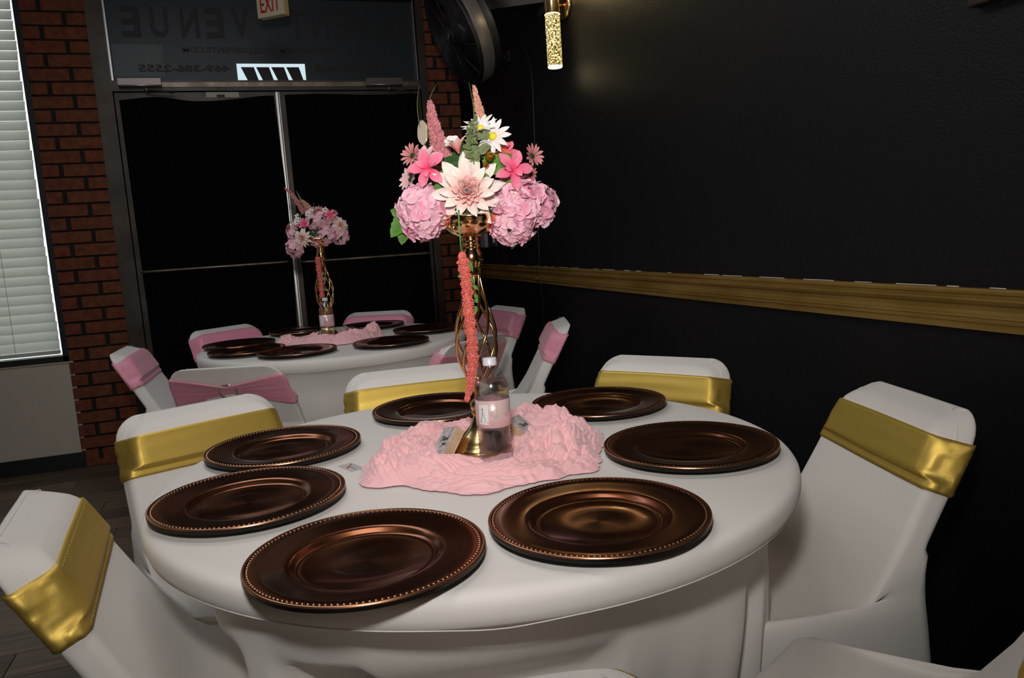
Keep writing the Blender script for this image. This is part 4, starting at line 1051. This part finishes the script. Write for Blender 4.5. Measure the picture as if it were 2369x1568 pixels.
# gold blossom
for (u, v, R_, s_) in ((1138, 380, 0.013, 1), (1130, 396, 0.010, 2), (1146, 372, 0.007, 3)):
    f = Flower('gold_blossom', ar, L1(u, v, 0.062, (-0.2, 0.2, 1), s_), M['gold_leaf'], False)
    pp = petal(R_, R_*0.9, 1.0, 0.8, -0.8, 0.2, nu=5, nv=5, seed=s_)
    for i in range(5): f.add(pp, rz(2*PI*i/5) @ rx(0.5))
    for i in range(3): f.add(pp, rz(2*PI*i/3) @ rx(1.1) @ Matrix.Scale(0.6, 4))
    f.done()
# hanging amaranthus
st = [P1(*p)-VT for p in [(1066, 500, 0.075), (1068, 545, 0.080), (1072, 600, 0.066)]]
mesh('tassel_stem', *tube(st, 0.0016, 6), M['stem'], ar)
tp = [(1072, 596, 0.066), (1076, 620, 0.06), (1081, 650, 0.055), (1084, 680, 0.055), (1088, 720, 0.06), (1091, 760, 0.06), (1096, 800, 0.06), (1098, 830, 0.06), (1097, 860, 0.055), (1093, 890, 0.052), (1088, 915, 0.05), (1083, 936, 0.048)]
tpp = [P1(*p)-VT for p in tp]
def tr_(s): return 0.0122*min(1, 0.35+s*9)*(1 if s < 0.72 else max(0.42, 1-(s-0.72)*2.1))*(0.95-0.12*s)
mesh('amaranthus_tassel', *cluster(tpp, tr_, 4200, 0.0017, 5, 1.1, 19), M['amar'], ar, smooth=False, kind='stuff', label='long hanging coral amaranthus tassel')
for i, (u0, v0, u1, v1) in enumerate([(1088, 612, 1098, 640), (1094, 650, 1102, 668), (1098, 670, 1110, 682), (1102, 690, 1108, 705), (1102, 702, 1110, 712), (1103, 718, 1106, 735), (1100, 725, 1104, 740), (1072, 648, 1063, 652), (1080, 606, 1090, 625)]):
    LF(u0, v0, u1, v1, 0.058, 0.06, 0.007, M['leaf'], 0.2, 0, 0.3)

# ---- far bouquet: same kinds of flowers, its own make-up
VT2 = Vector((V2c.x, V2c.y, TH+0.001+0.482)); DP2 = (VT2-Vector((0, 0, CAMH))).dot(CF); PPM2 = FPX/DP2
_q = VT2-Vector((0, 0, CAMH)); U20 = 1184.5+FPX*_q.dot(CR)/DP2; V20 = 784-FPX*_q.dot(CU)/DP2
ar2 = thing('floral_arrangement', 'smaller-looking pink flower arrangement in the far vase before the doors', 'flowers', VT2)
def P2(u, v, c=0.0): return (FR*((u-U20)/PPM2)+FU*((V20-v)/PPM2))+FN*c
def L2(u, v, c, n, roll=0.0): return facing(FR*n[0]+FU*n[1]+FN*n[2], roll, P2(u, v, c), ref=FU)
mesh('foam_ball', *lathe([(0.001, -0.02), (0.045, -0.012), (0.05, 0.015), (0.04, 0.045), (0.02, 0.07), (0.001, 0.08)], 16), M['foam'], ar2)
for i, (u, v, c, R_) in enumerate([(687, 577, 0.03, 0.044), (684, 548, 0.03, 0.036), (736, 515, 0.04, 0.048), (760, 545, 0.03, 0.045), (735, 560, 0.03, 0.030), (786, 545, -0.01, 0.042), (770, 515, 0.0, 0.036), (725, 500, -0.03, 0.05)]):
    hydrangea(ar2, L2(u, v, c, ((u-735)/70, -(v-530)/70, 1)), R_, 0.9, 16, False, 30+i, hyd, fr=0.42)
dahlia(ar2, L2(708, 555, 0.07, (-0.2, -0.1, 1), 0.2), 0.044, False, 31, M['dahlia'], M['dahlia_in'])
dahlia(ar2, L2(790, 522, 0.02, (0.5, 0.1, 0.8), 0.2), 0.040, False, 32, M['dahlia'], M['dahlia_in'])
lily(ar2, L2(710, 522, 0.05, (-0.2, 0.1, 1), 0.2), 0.030, False, 33, M['hot']); lily(ar2, L2(768, 500, 0.04, (0.1, 0.2, 1), 0.5), 0.030, False, 34, M['hot'])
lily(ar2, L2(688, 522, 0.02, (-0.5, 0.2, 0.8), 0.2), 0.032, False, 35, M['palepink'])
daisy(ar2, L2(741, 490, 0.03, (-0.1, 0.2, 1)), 0.026, False, 36, M['mauve'], 13, M['ink'])
daisy(ar2, L2(772, 492, 0.0, (0.3, 0.5, 0.6)), 0.022, False, 37, M['mauve'], 13, M['ink'])
daisy(ar2, L2(666, 528, 0.0, (-0.7, 0.2, 0.6)), 0.026, False, 38, M['mauve'], 12, M['ink'])
for i, (u, v) in enumerate([(694, 504), (698, 512), (718, 498), (692, 517), (724, 492), (757, 489)]):
    daisy(ar2, L2(u, v, 0.04, (0, 0.2, 1), i), 0.016, False, 40+i, M['daisy'], 5, M['leaf'], None, 0.2, 0.6)
mesh('astilbe_plume', *cluster([P2(703, 494, 0), P2(690, 470, 0), P2(678, 452, 0), P2(660, 436, 0)], lambda s: 0.012*(1-s)**0.5, 420, 0.0034, 7, 1.8, 4), M['plume_rose'], ar2, smooth=False, kind='stuff')
mesh('astilbe_plume', *cluster([P2(718, 492, 0), P2(712, 478, 0), P2(698, 464, 0)], lambda s: 0.014*(1-s)**0.5+0.002, 260, 0.0034, 8, 1.8, 3), M['plume_peach'], ar2, smooth=False, kind='stuff')
mesh('grass_blade', *tube([P2(705, 480, 0), P2(696, 462, 0), P2(685, 441, 0)], [0.004, 0.004, 0.0008], 6), M['stem'], ar2)
mesh('dark_twig', *tube([P2(727, 492, 0), P2(727, 478, 0), P2(726, 468, 0)], 0.0025, 6), M['ink'], ar2)
for i, (u0, v0, u1, v1) in enumerate([(715, 530, 708, 540), (742, 525, 738, 535), (706, 500, 698, 508), (748, 640, 757, 632), (750, 648, 764, 645), (752, 668, 762, 674), (748, 652, 755, 660)]):
    A, B = P2(u0, v0, 0.06), P2(u1, v1, 0.06); d = B-A; Ln = d.length; d.normalize(); n = (FN-d*FN.dot(d)).normalized()
    leaf(ar2, basis(d.cross(n), d, n, A), Ln, Ln*0.55, M['leaf_grey' if i > 2 else 'leaf_dk'], i)
mesh('trailing_stem', *tube([P2(742, 600, 0.05), P2(746, 630, 0.055), P2(752, 660, 0.055), P2(756, 690, 0.05)], 0.0014, 5), M['stem'], ar2)
mesh('amaranthus_tassel', *cluster([P2(742, 598, 0.055), P2(744, 625, 0.055), P2(749, 650, 0.055), P2(752, 690, 0.055)], lambda s: 0.0115, 1300, 0.0022, 9, 1.1, 10), M['amar'], ar2, smooth=False, kind='stuff', label='short coral amaranthus tassel')

# ================================================================ BOTTLES
def make_bottle(label, loc):
    t = thing('water_bottle', label, 'bottle', loc)
    rib = []
    z = 0.022
    body = [(0.0, 0.004), (0.018, 0.003), (0.026, 0.0), (0.0300, 0.003), (0.0315, 0.010), (0.0322, 0.018)]
    k = 0
    while z < 0.068:
        body += [(0.0322, z), (0.0300, z+0.0038)]; z += 0.0076; k += 1
    body += [(0.0322, z), (0.0325, z+0.003), (0.0325, 0.128), (0.0320, 0.132), (0.0330, 0.136), (0.0322, 0.1395), (0.0330, 0.143), (0.0325, 0.150), (0.0305, 0.158), (0.0270, 0.166), (0.0220, 0.175), (0.0165, 0.184), (0.0130, 0.189), (0.0128, 0.193)]
    n = 72
    def wavy(prof, g=0.0):
        V, F = lathe([(max(0, r+g), z) for r, z in prof], n); W2 = []
        for (x, y, z) in V:
            r = math.hypot(x, y); a = math.atan2(y, x)
            if 0.018 < z < 0.075 and r > 0.028: z += 0.0030*math.sin(a*2+z*40)
            if z < 0.016 and r > 0.02: q = 1-0.05*(0.5+0.5*math.cos(5*a)); x *= q; y *= q
            W2.append((x, y, z))
        return W2, F
    mesh('bottle_body', *wavy(body), M['bottle'], t)
    wl = 0.163
    wat = [(r, z) for r, z in body if z <= 0.161]+[(0.0285, wl), (0.0280, wl+0.0002), (0.0, wl+0.0002)]
    mesh('water', *wavy(wat, -0.0007), M['water'], t)
    mesh('cap', *lathe([(0, 0.191), (0.0125, 0.191), (0.0138, 0.192), (0.0138, 0.195), (0.0134, 0.1955), (0.0134, 0.2035), (0.0128, 0.2055), (0.0, 0.2062)], 40), M['cap'], t)
    V = []; F = []; m_ = 60
    lb = mesh('label_wrap', *lathe([(0.0329, 0.0760), (0.0334, 0.0762), (0.0334, 0.1278), (0.0329, 0.128)], 64), M['label'], t)
    def patch(a0, a1, z0, z1, r, m, name, k=8, poly=None):
        V = []; F = []
        if poly:
            n_ = len(poly)
            for (s, q) in poly:
                a = a0+(a1-a0)*s; V.append((r*math.cos(a), r*math.sin(a), z0+(z1-z0)*q))
            mesh(name, V, [tuple(range(n_))], m, lb, smooth=False); return
        for i in range(k+1):
            a = a0+(a1-a0)*i/k; V += [(r*math.cos(a), r*math.sin(a), z0), (r*math.cos(a), r*math.sin(a), z1)]
        for i in range(k): F.append((2*i, 2*i+2, 2*i+3, 2*i+1))
        mesh(name, V, F, m, lb)
    # angles measured from the viewer side (-y), x to the right
    B0 = -PI/2-0.28
    patch(B0-0.62, B0+0.02, 0.083, 0.121, 0.0336, M['label_pic'], 'picture_panel')
    c_ = B0-0.33
    patch(c_-0.20, c_+0.22, 0.086, 0.116, 0.0338, M['ink_grey'], 'gown_outline', poly=[(0.42, 0.78), (0.50, 0.80), (0.60, 0.55), (0.95, 0.10), (0.7, 0.0), (0.86, 0.12), (0.54, 0.52), (0.46, 0.52), (0.15, 0.10), (0.35, 0.02), (0.0, 0.06), (0.40, 0.55)])
    patch(c_-0.03, c_+0.035, 0.1095, 0.114, 0.0339, M['ink'], 'head_mark', poly=[(0.5, 0), (1, 0.4), (0.8, 1), (0.2, 1), (0, 0.4)])
    for (da, dz) in ((-0.30, 0.117), (-0.33, 0.112), (0.30, 0.085), (-0.31, 0.108)):
        patch(c_+da-0.03, c_+da+0.03, dz, dz+0.004, 0.0339, M['rosebud'], 'printed_rose', poly=[(0.5, 0), (1, 0.5), (0.5, 1), (0, 0.5)])
    rr_ = random.Random(2)
    for i in range(13):
        a = B0+0.16+0.34*rr_.random(); zz = 0.079+0.04*rr_.random(); h_ = rr_.choice([0.002, 0.004, 0.008]); w_ = 0.012
        patch(a-w_, a+w_, zz, zz+h_, 0.0338, M['holo%d' % rr_.randrange(4)], 'foil_glint', k=1)
    return t
bt = make_bottle('clear water bottle with pink label before the near vase', (0.404, 1.398, TH+0.006)); bt.rotation_euler = (0, 0, -0.30)
bt2 = copy_tree(bt); bt2.location = (0.290, 3.64, TH+0.006); bt2['label'] = 'clear water bottle with pink label before the far vase'

# ================================================================ FAVOUR BLOCKS, CARD
def make_block(label, Mx):
    t = thing('favour_block', label, 'party favour'); t.matrix_world = Mx
    w, h, d = 0.050, 0.074, 0.021     # local: x = width of printed face, y = up the face, z = out of the face
    bbox_obj('card_stack', (-w/2, w/2, 0, h, -d, -0.001), M['kraft'], t)
    gaps = merge([box(-w/2-0.0004, w/2+0.0004, 0.0005, h-0.002, -0.002-0.0024*i-0.0005, -0.002-0.0024*i) for i in range(7)])
    mesh('sheet_gap', *gaps, M['kraft_dark'], t, smooth=False, kind='stuff')
    bbox_obj('printed_face', (-w/2, w/2, 0, h, -0.001, 0.0), M['wrap'], t)
    bbox_obj('folded_top', (-w/2, w/2, h, h+0.0015, -d, 0.0), M['wrap_top'], t, bevel=0.0006)
    text_mesh('script_lettering', 'Thank', 0.016, M['ink'], Matrix.Translation((0.002, h*0.66, 0.0003)), t, depth=0.0002, shear=0.5, offset=0.00008, sx=0.75)
    text_mesh('script_lettering', 'you', 0.014, M['ink'], Matrix.Translation((0.006, h*0.45, 0.0003)), t, depth=0.0002, shear=0.5, offset=0.00008, sx=0.75)
    for i, (a, b_) in enumerate(((0.030, 0.24), (0.022, 0.17), (0.016, 0.11))):
        bbox_obj('small_print', (-a/2, a/2, h*b_, h*b_+0.0022, 0.0, 0.0003), M['ink_grey'], t)
    return t
# near left block leans on the vase foot, printed face turned left
def block_mx(o, top, side, out=None):
    y = (Vector(top)-Vector(o)).normalized(); x = Vector(side).normalized(); x = (x-y*x.dot(y)).normalized(); z = x.cross(y)
    return basis(x, y, z, o)
make_block('small favour block reading Thank you, leaning left of the near vase', block_mx((0.296, 1.462, TH+0.012), (0.338, 1.492, TH+0.062), (0.12, -0.99, 0.0)))
make_block('small favour block with striped edge leaning right of the near bottle', block_mx((0.530, 1.490, TH+0.012), (0.485, 1.535, TH+0.060), (0.70, 0.7, 0.0)))
make_block('small favour block leaning left of the far bottle', block_mx((0.225, 3.66, TH+0.012), (0.265, 3.70, TH+0.062), (0.05, -0.99, 0.0)))
make_block('small favour block behind the far bottle at its right', block_mx((0.425, 3.73, TH+0.016), (0.375, 3.76, TH+0.060), (0.55, 0.83, 0.0)))
cd = thing('sticker_card', 'tiny clear sticker card lying between left plates and pink gauze', 'card', (0.141, 1.537, TH+0.0006), (0, 0, math.radians(20)))
bbox_obj('clear_film', (-0.0135, 0.0135, -0.030, 0.030, 0, 0.0004), mat('clear_film', (0.62, 0.62, 0.61), 0.25), cd)
mesh('red_brush_mark', [(-0.0095, 0.000, 0.0008), (-0.0055, 0.007, 0.0008), (0.004, 0.013, 0.0008), (0.0055, 0.010, 0.0008), (-0.003, 0.000, 0.0008), (-0.0075, -0.005, 0.0008)], [(0, 5, 4, 3, 2, 1)], M['rosebud'], cd, smooth=False)
mesh('dark_mark', [(0.0055, 0.010, 0.0008), (0.004, 0.013, 0.0008), (0.010, 0.019, 0.0008), (0.011, 0.018, 0.0008)], [(0, 3, 2, 1)], M['ink'], cd, smooth=False)
bbox_obj('print_line', (-0.001, 0.0, -0.022, 0.000, 0.0004, 0.0008), M['ink'], cd)
bbox_obj('print_line', (0.003, 0.0055, -0.022, 0.004, 0.0004, 0.0007), mat('faded_print', (0.5, 0.38, 0.38), 0.6), cd)
bbox_obj('film_edge', (0.0132, 0.0140, -0.030, 0.030, 0.0004, 0.0009), M['ink_grey'], cd)

# ================================================================ WALL LAMP, FAN, SIGN, CABLES
la = thing('wall_sconce', 'gold wall sconce with lit bubble glass tube on the black wall', 'wall lamp', (XR-0.0008, 3.37, 2.185))
X = basis((0, 1, 0), (0, 0, 1), (-1, 0, 0))
mesh('back_plate', *xf(lathe([(0.0, 0.0), (0.060, 0.0), (0.062, 0.003), (0.062, 0.012), (0.058, 0.015), (0.0, 0.016)], 48), X), M['gold_satin'], la)
mesh('arm', *tube([(-0.014, 0, 0), (-0.045, 0, 0), (-0.068, -0.012, 0)], 0.008, 12), M['gold'], la)
lx, ly = -0.082, -0.030
gt = mesh('gold_tube', *xf(lathe([(0.0, 0.22), (0.032, 0.22), (0.034, 0.217), (0.034, 0.0), (0.031, -0.003), (0.0, -0.003)], 40), Matrix.Translation((lx, ly, -0.047))), M['gold_satin'], la)
gg = mesh('bubble_glass', *xf(lathe([(0.033, 0.0), (0.033, -0.222)], 40), Matrix.Translation((lx, ly, -0.050))), M['bubble'], la)
mesh('glass_end', *xf(lathe([(0.033, -0.222), (0.031, -0.229), (0.0, -0.229)], 40), Matrix.Translation((lx, ly, -0.050))), M['lamp_end'], la, label='bright lower end of the glass')
mesh('glass_end', *xf(torus(0.0325, 0.0025, 40, 6), Matrix.Translation((lx, ly, -0.052))), M['lamp_end'], la, label='bright upper rim of the glass')
pl_ = bpy.data.lights.new('sconce_glow', 'POINT'); pl_.energy = 1.2; pl_.color = (1.0, 0.78, 0.38); pl_.shadow_soft_size = 0.03
po = bpy.data.objects.new('sconce_glow', pl_); col.objects.link(po); po.location = (XR-0.085, 3.25, 2.24)
pl_ = bpy.data.lights.new('sconce_downlight', 'POINT'); pl_.energy = 0.15; pl_.color = (1.0, 0.78, 0.38); pl_.shadow_soft_size = 0.03
po = bpy.data.objects.new('sconce_downlight', pl_); col.objects.link(po); po.location = (XR-0.10, 3.33, 1.86)

fo = Vector((1.05, 3.90, 2.185)); fa = Vector((-0.92, -0.03, -0.40)).normalized()
fan = thing('wall_fan', 'large black drum fan mounted high on the wall beside the doors', 'fan', fo)
Fm = facing(fa, 0, (0, 0, 0))
RF = 0.265
gr_ = [xf(torus(0.03+0.0165*i, 0.0016, 56, 5), Fm @ Matrix.Translation((0, 0, 0.010-0.0035*(i/13)**2*3))) for i in range(14)]
for k in range(10):
    a = 2*PI*k/10; gr_.append(xf(tube([(0.03*math.cos(a), 0.03*math.sin(a), 0.011), (0.15*math.cos(a+.1), 0.15*math.sin(a+.1), 0.008), (RF*math.cos(a+.2), RF*math.sin(a+.2), 0.0)], 0.002, 5), Fm))
mesh('front_grille', *merge(gr_), M['fan_black'], fan, kind='stuff')
mesh('drum', *xf(lathe([(RF-0.004, 0.0), (RF, 0.002), (RF+0.003, -0.002), (RF+0.001, -0.02), (RF, -0.12), (RF+0.004, -0.125), (RF-0.003, -0.13), (RF-0.006, -0.12), (RF-0.006, 0.0)], 72), Fm), M['fan_black'], fan)
mesh('rim_band', *xf(lathe([(RF+0.0015, -0.022), (RF+0.0025, -0.026), (RF+0.0025, -0.082), (RF+0.0012, -0.086)], 72), Fm), M['fan_band'], fan, label='grey reflective band round the drum')
mesh('motor', *xf(lathe([(0.0, -0.02), (0.06, -0.02), (0.075, -0.04), (0.075, -0.10), (0.05, -0.14), (0.0, -0.15)], 32), Fm), M['fan_black'], fan)
for k in range(5):
    V = []; F = []
    for i in range(8):
        r = 0.06+0.175*i/7
        for j in range(5):
            a = (j/4-0.5)*0.75+0.25*i/7; V.append((r*math.cos(a), r*math.sin(a), -0.045+0.028*(j/4-0.5)))
    for i in range(7):
        for j in range(4): F.append((i*5+j, i*5+j+1, (i+1)*5+j+1, (i+1)*5+j))
    mesh('fan_blade', *xf((V, F), Fm @ rz(2*PI*k/5)), M['fan_arm'], fan)
bg_ = merge([xf(torus(0.03+0.024*i, 0.0018, 48, 5), Fm @ Matrix.Translation((0, 0, -0.132))) for i in range(10)])
mesh('rear_grille', *bg_, M['fan_black'], fan, kind='stuff')
mesh('hub_disc', *xf(lathe([(0.0, 0.016), (0.045, 0.015), (0.050, 0.010), (0.0, 0.008)], 32), Fm), M['fan_black'], fan)
mesh('badge', *xf(box(-0.019, 0.019, -0.006, 0.006, 0.016, 0.018), Fm @ rz(0.5)), mat('badge_silver', (0.16, 0.17, 0.22), 0.3, 0.5), fan, smooth=False)
A = Vector((1.185, 3.86, 2.325))-fo; Bv = Vector((XR-0.006, 3.60, 2.300))-fo
mesh('yoke', *tube([fa*-0.06+Vector((0.0, 0.0, 0.0))+Fm.to_3x3() @ Vector((0, RF+0.012, 0)), A], 0.012, 10), M['fan_arm'], fan)
mesh('pivot', *xf(lathe([(0, -0.028), (0.034, -0.028), (0.036, -0.024), (0.036, 0.024), (0.03, 0.028), (0.024, 0.0285), (0.023, 0.026), (0, 0.026)], 32), facing((-0.35, -0.93, 0), 0, A)), M['fan_arm'], fan)
d = (Bv-A).normalized(); up = Vector((0, 0, 1)); sd = d.cross(up).normalized()
mesh('wall_arm', *xf(box(-0.022, 0.022, -0.040, 0.045, 0.0, (Bv-A).length), basis(sd, up, d, A)), M['fan_arm'], fan, smooth=False)
mesh('wall_plate', *box(XR-0.012-fo.x, XR-0.001-fo.x, 3.50-fo.y, 3.70-fo.y, 2.22-fo.z, 2.42-fo.z), M['fan_arm'], fan, smooth=False)

ex = thing('exit_sign', 'cream EXIT sign with red letters hanging from the ceiling', 'sign', (0.235, 4.30, 2.362))
# face runs from its far left corner to a near right corner
p_l = Vector((0.150, 4.335)); p_r = Vector((0.277, 4.235)); dv = (p_r-p_l); ln = dv.length; dv.normalize(); an = math.atan2(dv.y, dv.x)
ex.location = ((p_l.x+p_r.x)/2, (p_l.y+p_r.y)/2, 2.362); ex.rotation_euler = (0, 0, an)
bbox_obj('sign_body', (-ln/2, ln/2, 0.002, 0.046, 0.0, 0.125), M['exit_side'], ex, bevel=0.004)
bbox_obj('sign_face', (-ln/2, ln/2, 0.0, 0.003, 0.0, 0.125), M['exit_face'], ex, bevel=0.002)
text_mesh('exit_lettering', 'EXIT', 0.1, M['red'], basis((1, 0, 0), (0, 0, 1), (0, -1, 0), (0, -0.0008, 0.062)), ex, depth=0.001, offset=0.001, fit=(0.118, 0.080))
mesh('hanger', *tube([(0, 0.024, 0.12), (0, 0.024, ZC-2.363)], 0.006, 10), M['exit_face'], ex)
mesh('ceiling_canopy', *xf(lathe([(0, 0), (0.04, 0), (0.045, 0.012), (0, 0.012)], 24), Matrix.Translation((0, 0.024, ZC-2.363-0.013))), M['exit_face'], ex)

wr = mesh('hanging_wire', *tube([(-0.46, YB-0.05, ZC-0.002), (-0.415, YB-0.05, 2.55), (-0.385, YB-0.05, 2.38), (-0.372, YB-0.05, 2.28)], 0.0011, 5), M['wire'])  # reflection in the transom glass, put in as a thin tube
tag(wr, 'thin loose wire hanging across the left of the transom', 'wire')
wr = mesh('hanging_wire', *tube([(0.135, YB-0.05, ZC-0.002), (0.125, YB-0.05, 2.56), (0.115, YB-0.05, 2.42), (0.108, YB-0.05, 2.31)], 0.0013, 5), M['wire'])  # second reflected line, also modelled as a tube
tag(wr, 'thin wire hanging beside the exit sign', 'wire')
cp = [(XR-0.004, 4.34, 2.238), (XR-0.006, 4.22, 2.232), (XR-0.006, 4.07, 2.185), (XR-0.004, 3.93, 2.13), (XR-0.003, 3.872, 2.06), (XR-0.0025, 3.855, 1.92), (XR-0.0025, 3.90, 1.30), (XR-0.003, 3.905, 1.03), (XR-0.026, 3.905, 1.00), (XR-0.026, 3.91, 0.93), (XR-0.003, 3.905, 0.90), (XR-0.003, 3.90, 0.70), (XR-0.004, 3.90, 0.30)]
cb = mesh('power_cable', *tube(cp, 0.0022, 8), M['wire_dk']); tag(cb, 'thin dark cable running down the black wall under the fan', 'cable')
mesh('cable_clip', *box(XR-0.030, XR-0.022, 3.895, 3.925, 0.935, 0.950), mat('brass_clip', (0.5, 0.38, 0.15), 0.35, 0.7), cb, smooth=False)
hk = thing('wall_hook', 'small dark wall bracket where the cable leaves the wall', 'bracket', (XR-0.001, 4.20, 2.16))
mesh('hook_plate', *box(-0.010, 0.0, -0.02, 0.02, -0.04, 0.02), M['fan_arm'], hk, smooth=False)
mesh('hook_arm', *tube([(-0.008, 0, 0.0), (-0.03, -0.01, -0.02), (-0.035, -0.012, 0.0)], 0.003, 8), M['closer'], hk)
s1 = thing('wall_alarm', 'small grey box with a red square on the wall in the corner', 'switch', (XR-0.0008, 4.90, 1.155))
bbox_obj('box_body', (-0.022, 0.0, -0.055, 0.055, -0.045, 0.045), mat('grey_plastic', (0.22, 0.22, 0.25), 0.5), s1, bevel=0.003)
bbox_obj('red_square', (-0.024, -0.022, -0.03, 0.03, 0.0, 0.03), mat('faded_red', (0.42, 0.10, 0.10), 0.5), s1)
s2 = thing('light_switch', 'plain dark switch plate on the wall beside the alarm box', 'switch', (XR-0.0008, 4.68, 1.160))
bbox_obj('switch_plate', (-0.012, 0.0, -0.04, 0.04, -0.045, 0.045), mat('dark_plastic', (0.06, 0.05, 0.06), 0.5), s2, bevel=0.003)
bbox_obj('rocker', (-0.017, -0.012, -0.012, 0.012, -0.02, 0.02), M['white'], s2)
pf = thing('picture_frame', 'dark brown framed picture on the black wall at top right', 'picture', (XR-0.0008, 0.90, 1.572))
bbox_obj('frame_rail', (-0.028, 0, -0.362, 0.362, 0.0, 0.05), M['frame_dark'], pf, bevel=0.004)
bbox_obj('frame_rail', (-0.028, 0, -0.362, 0.362, 0.65, 0.70), M['frame_dark'], pf, bevel=0.004)
bbox_obj('frame_stile', (-0.028, 0, -0.362, -0.312, 0.05, 0.65), M['frame_dark'], pf, bevel=0.004)
bbox_obj('frame_stile', (-0.028, 0, 0.312, 0.362, 0.05, 0.65), M['frame_dark'], pf, bevel=0.004)
bbox_obj('picture_panel', (-0.012, 0, -0.312, 0.312, 0.05, 0.65), M['black'], pf)
